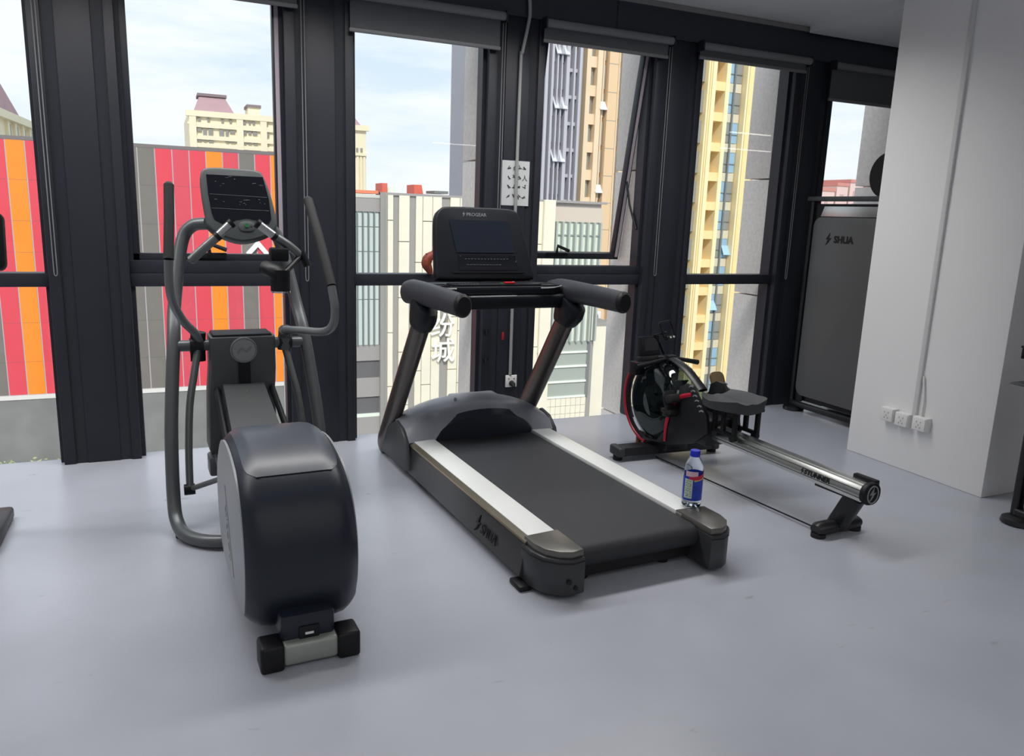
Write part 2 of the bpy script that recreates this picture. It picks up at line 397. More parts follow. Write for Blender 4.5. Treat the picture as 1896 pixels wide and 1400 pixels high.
# ------------------------------------------------------------------ elliptical trainer
def frame(ox, oy, k):
    return (ox, oy, 0), math.atan(k)
m_tube = mat('gunmetal_paint', (92, 96, 98), .38, .35)
m_tubeL = mat('light_gunmetal', (118, 121, 122), .36, .4)
m_panel = mat('charcoal_panel', (72, 76, 78), .42, spec=.35)
m_panel_d = mat('dark_charcoal_panel', (58, 60, 62), .45)
m_shell = mat('dark_blue_grey_shell', (32, 37, 49), .36, spec=.38)
m_lid = mat('lid_sheen_grey', (72, 76, 86), .34)  # paler than the shell, reflected light put into the colour
m_side = mat('silver_grey_side', (142, 146, 150), .42)
m_screen = mat('black_screen', (12, 14, 22), .16)
m_faint = mat('faint_print', (42, 46, 56), .6)
m_logo = mat('silver_badge', (150, 152, 150), .4, .5)
loc, rz = frame(.39, 2.435, .035)
E = thing('elliptical_trainer', 'grey elliptical trainer with round rear shroud standing before the left windows', 'exercise machine', loc, rz)
# rear foot
B().box(-.092, .092, -.035, .05, .010, .088, bev=.014, seg=3).out('rear_foot_bar', mat('satin_foot_bar', (150, 154, 148), .4, .3), E)
for s in (-1, 1):
    B().box(min(s*.088, s*.165), max(s*.088, s*.165), -.042, .057, 0, .094, bev=.012, seg=3).out('foot_cap', m_black, E)
b = B(); b.box(-.095, .085, -.005, .2, .085, .175, bev=.012).box(-.06, .05, .1, .5, .03, .12, bev=.01)
hub = b.out('rear_bracket', m_shell, E)
B().box(-.036, .032, -.012, .0, .088, .132, bev=.004).out('power_port', m_black, hub)
B().box(-.016, .012, -.0135, -.011, .103, .111).out('port_label', m_plastic, hub)
# shroud
prof = catmull([(.13, .085), (.055, .17), (.03, .29), (.045, .41), (.11, .53), (.22, .612), (.37, .655), (.55, .665), (.72, .63), (.86, .53), (.93, .38), (.90, .20), (.78, .08), (.45, .055)], 5)
cy, cz = .48, .36
def shell(p, x):
    ax = abs(x); ins = 0 if ax < .11 else .055*((ax-.11)/.08)**2.2
    d = Vector((p[0]-cy, p[1]-cz)); l = d.length; d *= (l-ins)/l
    return (x, cy+d.x, cz+d.y)
b = B(); b.loft([[shell(p, x) for p in prof] for x in (-.19, -.185, -.175, -.16, -.14, -.11, -.05, 0, .05, .11, .14, .16, .175, .185, .19)])
sh = b.out('rear_shroud', m_shell, E, ang=50)
top = [p for p in prof if p[1] > .585 and .14 < p[0] < .76]; top.sort()
b = B(); nn = len(top); R = []
for i, p in enumerate(top):
    e_ = min(1, i/3.0); hw = .128+.034*math.sqrt(max(0, 1-(1-e_)**2))
    ring = []
    for j in range(13):
        x = -hw+2*hw*j/12; q = Vector(shell(p, x)); d = (q-Vector((x, cy, cz))).normalized()
        ring.append(q+d*.003)
    for j in range(12, -1, -1):
        x = -hw+2*hw*j/12; q = Vector(shell(p, x)); d = (q-Vector((x, cy, cz))).normalized(); ring.append(q-d*.004)
    R.append(ring)
b.loft(R); tag(b.out('shroud_lid', m_lid, E, ang=50), 'smooth lid set into the top of the shroud, lighter grey standing for reflected light')
for s in (-1, 1):
    pts = [(cy+(p[0]-cy)*.885, cz+(p[1]-cz)*.87) for p in prof]
    b = B(); b.loft([[(s*.182, p[0], p[1]) for p in pts], [(s*.190, p[0], p[1]) for p in pts], [(s*.197, cy+(p[0]-cy)*.9, cz+(p[1]-cz)*.9) for p in pts], [(s*.203, cy+(p[0]-cy)*.6, cz+(p[1]-cz)*.6) for p in pts]])
    sp = tag(b.out('side_panel', m_side, E, ang=50), 'pale grey domed side panel')
    B().prism([(-.17, -.035), (.17, -.035), (.15, .035), (-.15, .035)], (s*.2025, .40, .33), (0, -s*-.55 if s > 0 else -.55, -.83), (0, .83, -.55), (-.003, .003)).out('nameplate', m_logo, sp)
    text('nameplate_letters', 'PRECOR', .055, (s*.206, .40, .33), (0, -.55*1 if s < 0 else .55, -.83), (0, .83 if s < 0 else .83, -.55 if s < 0 else .55), m_side, sp)
# frame
spine = [(0, .45, .06), (0, 1.0, .06), (0, 1.5, .07)]
B().sweep(spine, .035, n=12).out('frame_spine', m_tube, E)
for s in (-1, 1):
    p = [(s*.12, 1.70, 1.40), (s*.185, 1.735, 1.385), (s*.235, 1.735, 1.30), (s*.285, 1.63, 1.02), (s*.305, 1.51, .84), (s*.338, 1.40, .47), (s*.348, 1.32, .15), (s*.338, 1.24, .055), (s*.30, 1.13, .033), (s*.19, 1.03, .032), (s*.0, 1.0, .032)]
    B().sweep(p, .030, n=14, smooth=6).out('side_tube', m_tube, E)
    B().cyl((s*.33, 1.22, .0), (s*.33, 1.22, .02), .022).out('rubber_foot', m_soft, E)
B().cyl((-.305, 1.51, .835), (.305, 1.51, .835), .027).out('cross_tube', m_tube, E)
# central head
b = B()
b.prism([(-.13, .17), (.13, .17), (.15, .33), (.142, .6), (.15, .72), (.149, .878), (-.149, .878), (-.152, .72), (-.163, .6), (-.172, .33)], (0, 1.62, 0), (1, 0, 0), (0, 0, 1), .17, bev=.012)
head = b.out('front_housing', m_panel, E)
B().prism([(-.14, .874), (.14, .874), (.132, .889), (-.132, .889)], (0, 1.63, 0), (1, 0, 0), (0, 0, 1), .165, bev=.006).out('housing_cap', m_black, head)
b = B(); n = 24
b.cyl((0, 1.449, .815), (0, 1.441, .815), .055, n=32)
bd = b.out('round_badge', m_logo, head)
B().sweep([(.058*math.cos(a*PI/16), 1.442, .815+.058*math.sin(a*PI/16)) for a in range(33)], .005, n=8, cap=False).out('badge_ring', m_tubeL, head)
B().sweep([(-.03, 1.4385, .800), (-.01, 1.4385, .825), (.01, 1.4385, .808), (.035, 1.4385, .83)], .004, n=6, smooth=4).out('badge_swoosh', m_tubeL, head)
B().box(-.027, .027, 1.440, 1.452, .64, .758).out('ramp_slot', m_black, head)
# ramp cover
d = Vector((0, -.80, -.26)); ln = d.length; d.normalize()
b = B()
b.loft([[(-.100, 1.45, .655), (.088, 1.45, .655), (.098, 1.45, .60), (.10, 1.45, .50), (-.112, 1.45, .50), (-.110, 1.45, .60)],
        [(-.118, .72, .425), (.105, .72, .425), (.118, .72, .37), (.12, .72, .27), (-.132, .72, .27), (-.13, .72, .37)]])
rp = b.out('ramp_cover', m_panel_d, E, ang=20)
for s in (-1, 1):
    B().sweep([(s*.128, 1.45, .62), (s*.138, .70, .37)], .014, .02, n=10, ua=(1, 0, 0)).out('ramp_rail', m_black, rp)
for z, y in ((.625, 1.36), (.59, 1.28)): B().cyl((.0, y, z), (.0, y, z+.012), .004, n=8).out('cover_screw', m_metal, rp)
B().box(-.18, -.10, 1.40, 1.52, .21, .305, bev=.012).out('pivot_bracket', m_tube, head)
B().sweep([(-.08, 1.48, .26), (-.08, 1.46, .18), (-.03, 1.44, .13)], [.06, .055, .04], n=14).out('housing_foot', m_panel_d, head)
B().box(-.10, .10, 1.36, 1.6, .0, .19, bev=.02).out('housing_base', m_panel_d, head)
# lower link arms and pedals
for s in (-1, 1):
    ya = 1.36
    arm = B().sweep([(s*.20, 1.5, .82), (s*.225, 1.47, .70), (s*.252, 1.44, .56), (s*.268, 1.40, .36), (s*.274, 1.36, .18)], .017, .021, n=12, smooth=5, ua=(1, 0, 0)).out('link_arm', m_tubeL, E)
    B().cyl((s*.30, 1.36, .175), (s*.252, 1.36, .175), .026).out('pivot_joint', m_black, arm)
    B().sweep([(s*.275, 1.36, .175), (s*.15, 1.21, .262), (s*.12, 1.18, .285)], .013, n=10).out('link_bar', m_tubeL, arm)
    pa = B().sweep([(s*.115, 1.24, .33), (s*.115, .90, .34), (s*.115, .5, .34)], .02, n=10).out('pedal_arm', m_tube, E)
    b = B().box(s*.115-.06, s*.115+.06, .88, 1.16, .36, .378, bev=.006)
    for x in (-.06, .054): b.box(s*.115+x, s*.115+x+.006, .88, 1.16, .375, .40)
    pd = b.out('foot_pedal', m_black, pa)
# moving handlebars
hl = [(-.19, 1.5, .86), (-.215, 1.47, .905), (-.262, 1.43, .965), (-.305, 1.37, 1.06), (-.316, 1.34, 1.14), (-.314, 1.33, 1.25)]
hr = [(.195, 1.46, .905), (.25, 1.32, .92), (.305, 1.10, .945), (.335, 1.04, .985), (.342, 1.03, 1.06), (.335, 1.06, 1.155)]
for pts, g, nm in ((hl, [(-.314, 1.33, 1.25), (-.298, 1.42, 1.44), (-.290, 1.475, 1.572)], 'left'), (hr, [(.335, 1.06, 1.155), (.318, 1.22, 1.36), (.300, 1.36, 1.53)], 'right')):
    a = B().sweep(pts, .019, n=14, smooth=6).out('moving_handlebar', m_tubeL, E)
    n_ = Vector(g[-1])-Vector(g[-2]); n_.normalize()
    B().sweep(g+[Vector(g[-1])+n_*.012], [.022, .022, .022, .012], n=14).out('foam_grip', m_soft, a)
    s = -1 if nm == 'left' else 1
    B().cyl((s*.175, 1.51, .835), (s*.235, 1.51, .835), .036).out('pivot_hub', m_black, a)
    if nm == 'right':
        B().sweep([(.20, 1.5, .80), (.205, 1.5, .87), (.20, 1.46, .905)], .03, .034, n=12).out('pivot_yoke', m_tube, a)
    else:
        B().sweep([(-.20, 1.51, .76), (-.20, 1.51, .84), (-.195, 1.5, .90)], .024, .034, n=12).out('pivot_yoke', m_black, a)
# console
up_ = Vector((0, .12, .34)).normalized(); nrm = Vector((1, 0, 0)).cross(up_)
co = Vector((.028, 1.60, 1.315))
outline = catmull([(-.10, .035), (0, .003), (.11, .03), (.163, .07), (.172, .12), (.155, .24), (.128, .335), (.10, .366), (0, .372), (-.12, .37), (-.162, .345), (-.166, .25), (-.155, .12), (-.148, .075)], 4)
con = B().prism(outline, co, (1, 0, 0), up_, (-.05, .012), bev=.01, seg=3).out('console', m_panel, E)
scr = [(-.118, .11), (-.08, .090), (-.045, .095), (-.02, .112), (.03, .122), (.075, .112), (.095, .095), (.135, .098), (.146, .12), (.142, .22), (.122, .332), (-.14, .332), (-.138, .24), (-.128, .14)]
B().prism(scr, co+nrm*.0, (1, 0, 0), up_, (.012, .0145)).out('display_panel', m_screen, con)
b = B()
def onc(x, y, h=.0148): return co+Vector((1, 0, 0))*x+up_*y+nrm*h
b.sweep([onc(-.13, .235), onc(.135, .228)], .0009, n=4)
b.sweep([onc(-.125, .165), onc(.138, .160)], .0009, n=4)
for k in range(22):
    x, y = random.choice([(-.09, .20), (.02, .20), (.09, .20), (-.10, .29), (.08, .29), (-.03, .315)]); x += random.uniform(-.03, .03); y += random.uniform(-.018, .018)
    b.sweep([onc(x, y), onc(x+random.uniform(.004, .016), y)], .0011, n=4)
b.out('console_print', m_faint, con)
b = B().prism(rounded(.075, .05, .024, cx=.028, cy=.078), co, (1, 0, 0), up_, (.012, .016), bev=.002); key = b.out('key_pod', m_panel, con)
b = B(); b.cyl(onc(.028, .082, .015), onc(.028, .082, .019), .0105); b.out('start_button', mat('green_button', (24, 92, 52), .4), key)
b = B(); b.cyl(onc(.050, .082, .015), onc(.050, .082, .018), .006); b.out('small_button', m_panel_d, key)
# stationary pulse grips
for pts, mm in (((-.21, 1.52, 1.235), (-.17, 1.51, 1.275), (-.098, 1.50, 1.342)), m_tubeL), (((.172, 1.49, 1.348), (.225, 1.50, 1.315), (.275, 1.53, 1.275), (.292, 1.56, 1.255)), m_tubeL):
    a = B().sweep(pts, .021, n=14, smooth=4).out('pulse_bar', mm, E)
    B().sweep([Vector(pts[0]) + (Vector(pts[0])-Vector(pts[1])).normalized()*.01, pts[0]], [.012, .021], n=14).out('bar_end', m_tube, a)
for pts in (((-.092, 1.50, 1.348), (-.030, 1.50, 1.408)), ((.090, 1.49, 1.410), (.166, 1.49, 1.353))):
    a = B().sweep(pts, .020, n=16).out('pulse_sensor', mat('satin_sensor', (176, 178, 178), .3, .8), E)
    d = (Vector(pts[1])-Vector(pts[0])).normalized()
    for p in pts: B().sweep([Vector(p)-d*.009, Vector(p)+d*.009], .0225, n=16).out('sensor_collar', m_black, a)
# cup holder clamped to the right bar
b = B(); b.sweep([(.285, 1.53, 1.25), (.24, 1.48, 1.215), (.20, 1.44, 1.185)], .014, n=10); ch = b.out('cup_holder_arm', m_black, E)
B().box(.14, .225, 1.45, 1.53, 1.235, 1.30, bev=.012).out('clamp_block', m_black, ch)
B().sweep([(.30, 1.54, 1.275), (.325, 1.52, 1.21)], .014, .02, n=10).out('clamp_knob', m_black, ch)
B().sweep([(.11, 1.47, 1.205), (.155, 1.43, 1.19), (.19, 1.42, 1.13)], [.04, .055, .04], .035, n=14, smooth=3).out('cup_holder', m_black, ch)
B().lathe([(.046, .0), (.046, .10), (.041, .10), (.041, .01), (0, .01)], (.175, 1.42, 1.10), 20).out('cup_sleeve', m_black, ch)
B().cyl((.175, 1.42, 1.092), (.175, 1.42, 1.1), .046).out('cup_base', m_chrome, ch)

# ------------------------------------------------------------------ treadmill
m_belt = mat('running_belt', (40, 41, 46), .62, bump=.12, bscale=400, var=.05, scale=6)
m_rail = mat('pale_foot_rail', (226, 228, 226), .32, 0, bump=.06, bscale=300)
m_skirt = mat('bronze_grey_skirt', (72, 72, 72), .28, .4)
m_glint = mat('gold_chamfer_glint', (150, 142, 124), .28, .7)  # chamfer trim with its highlight put into the gold colour
m_cap = mat('dark_end_cap', (50, 51, 54), .4)
m_capt = mat('taupe_cap_top', (104, 102, 98), .32, .3)
m_hood = mat('grey_hood', (134, 136, 144), .32)
m_hoodd = mat('navy_hood_insert', (34, 37, 50), .4)
m_mast = mat('mast_reflect_brown', (92, 87, 84), .30, .6)  # brownish reflection put into the base colour of the masts
m_tmb = mat('treadmill_black', (14, 17, 25), .5, spec=.28)
loc, rz = frame(1.77, 2.52, .04)
T = thing('treadmill', 'large black and silver treadmill in the middle of the room facing the windows', 'exercise machine', loc, rz)
B().box(-.40, .40, .15, 2.0, .055, .15, bev=.01).out('deck_frame', m_black, T)
ob = [(1.9, .085), (1.9, .186), (.10, .186)]+[(.09+.048*math.sin(a), .137+.049*math.cos(a)) for a in [-(j*PI/8) for j in range(1, 8)]]+[(.10, .088)]
B().prism(ob, (-.302, 0, 0), (0, 1, 0), (0, 0, 1), .625).out('running_belt', m_belt, T)
b = B()
for x, y in ((.215, 1.63), (.235, 1.622), (.255, 1.612)): b.box(x, x+.006, y-.03, y, .186, .1868); b.box(x+.009, x+.015, y-.028, y-.012, .186, .1868)
b.out('belt_print', m_faint, T)
B().box(-.30, .325, .10, .30, .03, .082, bev=.006).out('under_deck_shade', m_soft, T)  # black block added for the dark shade under the belt
for s, xa, xb in ((-1, -.437, -.306), (1, .328, .452)):
    fr_ = B().box(xa, xb, .17, 1.72, .176, .203, bev=.004).out('foot_rail', m_rail, T)
    xo = xa if s < 0 else xb; xi = xb if s < 0 else xa
    poly = [(s*abs(xo), .200), (s*(abs(xo)+.022), .188), (s*(abs(xo)+.05), .04), (s*(abs(xo)+.03), .03), (s*(abs(xo)-.03), .05), (s*(abs(xo)-.03), .175), ]
    sk = B().prism(poly, (0, 1.80, 0), (1, 0, 0), (0, 0, 1), 1.62, bev=.003).out('side_skirt', m_skirt, T)
    B().prism([(s*(abs(xo)+.001), .2015), (s*(abs(xo)+.024), .189), (s*(abs(xo)+.027), .182), (s*(abs(xo)+.0), .195)], (0, 1.80, 0), (1, 0, 0), (0, 0, 1), 1.62).out('skirt_trim_glint', m_glint, sk)
    # rear end caps
    xi2 = abs(xi)-.015; xo2 = abs(xo)
    ol = [(s*xi2, .20), (s*xi2, -.012), (s*(xi2+.06), -.022), (s*(xo2-.035), .0), (s*(xo2+.012), .05), (s*(xo2+.034), .12), (s*(xo2+.034), .2)]
    dx_, dy_ = (.012, -.028) if s > 0 else (0, 0)
    ol = [(p[0]+dx_, p[1]+(dy_ if p[1] < .19 else 0)) for p in ol]
    cp = B().prism(ol, (0, 0, 0), (1, 0, 0), (0, 1, 0), (.022, .176), bev=.008).out('end_cap', m_cap, T)
    ol2 = [(p[0]+dx_, p[1]+(dy_ if p[1] < .19 else 0)) for p in [(s*(xi2+.003), .215), (s*(xi2+.003), .0), (s*(xi2+.06), -.009), (s*(xo2-.04), .012), (s*(xo2), .055), (s*(xo2+.018), .12), (s*(xo2+.018), .205)]]
    B().prism(ol2, (0, 0, 0), (1, 0, 0), (0, 1, 0), (.176, .207), bev=.006).out('cap_top', m_capt, cp)
    B().prism([(p[0]*1.003, p[1]-.002) for p in ol], (0, 0, 0), (1, 0, 0), (0, 1, 0), (.158, .163)).out('cap_seam', m_black, cp)
    b = B()
    for dx, z in ((.085, .085), (.055, .055)): b.cyl((s*(xi2+dx-.01), -.012, z), (s*(xi2+dx-.01), -.026, z), .010, n=14)
    b.out('cap_hole', m_black, cp)
    B().cyl((s*(xi2-.09), .16, .0), (s*(xi2-.09), .16, .06), .03).out('adjusting_foot', m_soft, T)
    B().box(min(s*(xo2+.02), s*(xo2+.075)), max(s*(xo2+.02), s*(xo2+.075)), .12, .22, .0, .025, bev=.008).out('stabiliser_foot', m_black, T)
# side lettering
b = B(); b.prism([(p[0]*.075, p[1]*.075) for p in BOLT], (-.478, .615, .105), (0, -1, 0), (.25, 0, 1), (-.003, .003)); b.out('bolt_mark', m_black, T)
text('side_lettering', 'SHUA', .064, (-.484, .49, .098), (0, -1, 0), (.28, 0, 1), m_black, T, .004)
# motor hood
xs = [-.47+.0188*i for i in range(51)]
R = []
for x in xs:
    q = max(0, 1-(x/.46)**2); zt = .285+.12*q**.8
    arch = .2+.125*math.sqrt(max(0, 1-(abs(x-.02)/.31)**2.2))
    y0 = 1.62+.03*q
    R.append([(x, y0, arch), (x, y0+.05, arch+(zt-arch)*.62), (x, y0+.12, zt-.012), (x, y0+.22, zt), (x, y0+.33, zt-.03), (x, 2.05, .16), (x, 2.09, .05), (x, 2.05, .03), (x, y0+.08, .03), (x, y0+.03, .17)])
hood = B().loft(R).out('motor_hood', m_hood, T, ang=45)
b = B(); R = []
for i in range(41):
    x = -.29+.62*i/40; a = .2+.122*math.sqrt(max(0, 1-(abs(x-.02)/.31)**2.2))
    R.append([(x, 1.640, .187), (x, 1.640, max(a, .19)), (x, 1.672, max(a+.03, .2)), (x, 1.70, .187)])
b.loft(R); b.out('hood_insert', m_hoodd, hood)
B().box(-.10, .21, 1.78, 1.98, .345, .388, bev=.019, seg=3).out('hood_crest', m_hood, hood)
B().cyl((-.13, 1.77, .395), (-.13, 1.765, .402), .01, n=12).out('hood_badge', m_metal, hood)
for s in (-1, 1):
    B().prism([(1.62, .21), (1.56, .06), (1.64, .03), (2.08, .03), (2.08, .1), (2.0, .20), (1.80, .29), (1.70, .27)], (s*.470 if s > 0 else -.494, 0, 0), (0, 1, 0), (0, 0, 1), .024, bev=.006).out('side_boot', m_panel_d, hood)
    mast = B().sweep([(s*.462, 2.145, .02), (s*.462, 2.11, .07), (s*.458, 1.94, .30), (s*.452, 1.66, .68), (s*.448, 1.50, .90)], [.024, .038, .040, .040, .040], [.04, .074, .074, .072, .070], n=18, smooth=4, ua=(1, 0, 0), power=.75).out('mast', m_mast, T)
    B().sweep([(s*.449, 1.515, .885), (s*.449, 1.508, .905), (s*.45, 1.465, .975), (s*.45, 1.44, 1.025)], [.046, .054, .058, .05], [.078, .092, .130, .135], n=18, smooth=3, ua=(1, 0, 0), power=.8).out('mast_collar', m_tmb, mast)
    h = B().sweep([(s*.45, 1.77, 1.040), (s*.455, 1.71, 1.050), (s*.46, 1.58, 1.066), (s*.456, 1.30, 1.072), (s*.452, .92, 1.068)], [.015, .042, .050, .046, .042], [.03, .062, .068, .062, .056], n=20, smooth=4, ua=(1, 0, 0)).out('handrail', mat('charcoal_grip', (46, 47, 54), .5, bump=.08, bscale=250) if s < 0 else bpy.data.materials['charcoal_grip'], T)
    B().sweep([(s*.452, .93, 1.068), (s*.452, .912, 1.068), (s*.452, .90, 1.068)], [.044, .043, .034], [.058, .056, .045], n=20, ua=(1, 0, 0)).out('handrail_plug', m_black, h)
# cross bar and tray
B().box(-.43, .43, 1.46, 1.60, .975, 1.055, bev=.02, seg=3).out('cross_bar', m_tmb, T)
tr = B().prism(rounded(.84, .30, .08), (0, 1.62, 1.055), (1, 0, 0), (0, 1, 0), .045, bev=.01).out('console_tray', m_tmb, T)
for s in (-1, 1):
    B().box(s*.34-.055, s*.34+.055, 1.485, 1.60, 1.096, 1.103, bev=.01).out('tray_well', m_black, tr)
    B().sweep([(s*.26, 1.47, 1.092), (s*.34, 1.462, 1.094), (s*.41, 1.50, 1.10)], .006, .004, n=8, smooth=4).out('tray_edge_glint', m_metal, tr)  # pale strip stands in for the highlight along the tray edge
B().sweep([(-.18, 1.458, 1.048), (0, 1.456, 1.05), (.1, 1.456, 1.05)], .004, n=8).out('bar_trim', m_metal, tr)
b = B(); b.box(-.27, .28, 1.50, 1.60, 1.095, 1.112, bev=.006); ks = b.out('key_shelf', m_tmb, tr)
B().box(.055, .115, 1.505, 1.545, 1.112, 1.122, bev=.004).out('stop_button', mat('red_button', (176, 26, 38), .35), ks)
B().box(.03, .046, 1.51, 1.54, 1.112, 1.116, bev=.002).out('start_button', mat('green_key', (30, 110, 60), .4), ks)
b = B()
for k in range(7): b.box(-.23+.018*k, -.218+.018*k, 1.51, 1.52, 1.112, 1.1128)
b.out('shelf_print', m_metal, ks)
# console screen
uc = Vector((0, .11, .40)).normalized(); nc = Vector((1, 0, 0)).cross(uc); oc = Vector((-.015, 1.615, 1.125))
ol = catmull([(-.27, .0), (0, .0), (.27, .0), (.302, .02), (.296, .08), (.262, .26), (.236, .38), (.205, .41), (.15, .418), (0, .419), (-.20, .417), (-.252, .40), (-.28, .355), (-.292, .25), (-.302, .08), (-.305, .02)], 4)
cs = B().prism(ol, oc, (1, 0, 0), uc, (-.055, .008), bev=.012, seg=3).out('console', m_tmb, T)
B().prism([(-.175, .155), (.185, .155), (.165, .34), (-.205, .34)], oc, (1, 0, 0), uc, (.008, .0105)).out('display_screen', mat('unlit_screen', (30, 35, 46), .12), cs)
B().prism([(-.165, .055), (.20, .055), (.19, .14), (-.17, .14)], oc, (1, 0, 0), uc, (.008, .0095)).out('key_strip', m_screen, cs)
B().prism([(-.21, .04), (.24, .04), (.24, .046), (-.21, .046)], oc, (1, 0, 0), uc, (.008, .011)).out('ledge_line', m_black, cs)
def ont(x, y, h=.0105): return oc+Vector((1, 0, 0))*x+uc*y+nc*h
b = B()
for k in range(14): b.sweep([ont(-.13+.02*k, .118), ont(-.118+.02*k, .118)], .0016, n=4)
for k in range(11): b.sweep([ont(-.12+.02*k, .085), ont(-.106+.02*k, .085)], .0016, n=4)
b.sweep([ont(.185, .098), ont(.195, .110)], .003, n=5); b.cyl(ont(-.155, .135), ont(-.155, .135, .012), .004, n=8)
b.out('key_print', m_faint, cs)
m_grey = mat('grey_lettering', (120, 124, 130), .5)
b = B(); b.prism([(p[0]*.03, p[1]*.03) for p in BOLT], ont(-.112, .374, .0085), (1, 0, 0), uc, (0, .001)); b.out('bolt_mark', m_grey, cs)
text('console_lettering', 'PROGEAR', .028, ont(-.035, .372, .009), (1, 0, 0), uc, m_grey, cs, .001, bold=.0003)

# ------------------------------------------------------------------ water bottle on the right foot rail
bx = atZ(1279, 937, .204)
t = thing('water_bottle', 'clear plastic drink bottle with blue cap and blue label on the treadmill rail', 'bottle', (bx.x, bx.y, .2085))
m_pet = bpy.data.materials.new('clear_pet'); m_pet.use_nodes = True
pb = m_pet.node_tree.nodes['Principled BSDF']; pb.inputs['Transmission Weight'].default_value = 1; pb.inputs['Roughness'].default_value = .06
pb.inputs['Base Color'].default_value = (.86, .93, 1, 1); pb.inputs['IOR'].default_value = 1.2
K = 1.40
B().lathe([(0, .003), (.022*K, 0), (.031*K, .006), (.0325*K, .02), (.031*K, .035), (.031*K, .17), (.0305*K, .185), (.025*K, .21), (.016*K, .235), (.014*K, .24), (.014*K, .25)], n=28).out('bottle_body', m_pet, t, ang=60)
B().lathe([(.0165*K, .238), (.0165*K, .262), (.015*K, .266), (0, .266)], n=24).out('bottle_cap', mat('blue_cap', (24, 40, 190), .35), t)
lb = B(); n = 40
rings = [[(.0322*K*math.cos(2*PI*j/n), .0322*K*math.sin(2*PI*j/n), z + (.012*math.sin(2*PI*j/n*2) if i == 1 else 0)) for j in range(n)] for i, z in enumerate((.036, .150))]
lb.loft(rings, caps=False)
lab = lb.out('bottle_label', mat('blue_label', (28, 58, 170), .35, var=.25, scale=30), t, ang=60)
def band(nm, a0, a1, zf, m, dr=.0003):
    b = B(); R = []
    for i in range(17):
        f = i/16; a = math.radians(a0+(a1-a0)*f); r = .0322*K+dr; z0, z1 = zf(f)
        R.append([(r*math.cos(a), r*math.sin(a), z0), (r*math.cos(a), r*math.sin(a), z1)])
    b.loft(R, closed=False, caps=False); return b.out(nm, m, lab)
band('red_swoosh', -150, -20, lambda f: (.138+.022*f-.012*math.sin(f*PI), .150+.028*f-.006*math.sin(f*PI)), mat('red_ink', (196, 30, 60), .4), .0006)
band('yellow_swoosh', -120, -40, lambda f: (.128+.012*f, .137+.012*f), mat('yellow_ink', (206, 190, 80), .4), .0005)
band('pink_panel', -175, -100, lambda f: (.150, .175), mat('pink_ink', (214, 180, 190), .5), .0004)
band('pale_strip', -178, -128, lambda f: (.046, .138), mat('pale_green_ink', (188, 206, 190), .5), .0004)
b = B()
for k in range(7):
    z = .056+.012*k
    for q in range(3):
        a = math.radians(-168+q*12+random.uniform(-3, 3)); r = .0322*K+.0008
        b.sweep([(r*math.cos(a), r*math.sin(a), z), (r*math.cos(a+.12), r*math.sin(a+.12), z+random.uniform(-.004, .006))], .0011, n=4)
b.out('label_print', mat('dark_green_ink', (40, 70, 66), .5), lab)

# ------------------------------------------------------------------ rowing machine
m_tank = glass_mat('smoked_tank', (.42, .50, .48), 1.5, .03)
m_water = mat('dark_tank_water', (30, 44, 44), .15)
m_red = mat('red_trim', (176, 20, 46), .4)
m_rblk = mat('satin_black_steel', (22, 23, 26), .38)
loc, rz = frame(3.005, 2.655, .06)
Rw = thing('rowing_machine', 'black water rowing machine with red rimmed round tank and silver rail', 'exercise machine', loc, rz)
ft = B().prism([(-.06, .035), (.06, .035), (.048, .085), (-.048, .085)], (-.36, 1.37, 0), (0, 1, 0), (0, 0, 1), .70, bev=.006).out('front_foot_bar', m_rblk, Rw)
for x in (-.375, .33):
    B().box(x, x+.05, 1.305, 1.435, .028, .09, bev=.014, seg=3).out('foot_bar_cap', m_panel_d, ft)
    B().cyl((x+.03, 1.37, 0), (x+.03, 1.37, .032), .03).out('levelling_foot', m_soft, ft)
ft.rotation_euler = (0, 0, -.11); ft.location = Vector((0, 1.36, 0))-Matrix.Rotation(-.11, 3, 'Z') @ Vector((0, 1.37, 0))
# rail
rl = B().prism([(-.05, .262), (.05, .262), (.055, .285), (.055, .312), (.04, .336), (-.04, .336), (-.055, .312), (-.055, .285)], (0, 1.30, -.014), (1, 0, 0), (0, 0, 1), 1.45, bev=.003).out('seat_rail', mat('silver_rail', (196, 198, 194), .28, .9), Rw)
rl.rotation_euler = (.021, 0, 0); rl.location = (0, 0, -.022)
for z in (.268, .304): B().box(-.0565, -.0545, -.15, 1.28, z-.0018, z+.0018).out('rail_groove', m_panel_d, rl)
B().box(-.016, .016, -.14, 1.25, .321, .326).out('rail_slot', m_metal, rl)
text('rail_lettering', 'STUNNER', .036, (-.0572, .115, .286), (0, -1, 0), (0, .0, 1), m_black, rl, .001, shear=.25, bold=.0012)
b = B(); b.prism([(p[0]*.034, p[1]*.034) for p in BOLT], (-.0565, .205, .287), (0, -1, 0), (0, 0, 1), (0, .0015)); b.out('bolt_mark', m_black, rl)
ec = B().prism(rounded(.120, .108, .05, 6, 0, .261), (0, -.148, 0), (1, 0, 0), (0, 0, 1), (-.004, .026), bev=.006).out('rail_end_cap', m_black, Rw)
B().sweep([(.036*math.cos(a*PI/14), -.176, .261+.042*math.sin(a*PI/14)) for a in range(29)], .0035, n=6, cap=False).out('badge_ring', m_logo, ec)
b = B(); b.prism([(p[0]*.07, p[1]*.07) for p in BOLT], (0, -.174, .261), (1, 0, 0), (0, 0, 1), (0, .003)); b.out('bolt_badge', m_logo, ec)
B().box(.03, .062, -.16, -.03, .292, .320, bev=.006).out('rail_stop', m_black, ec)
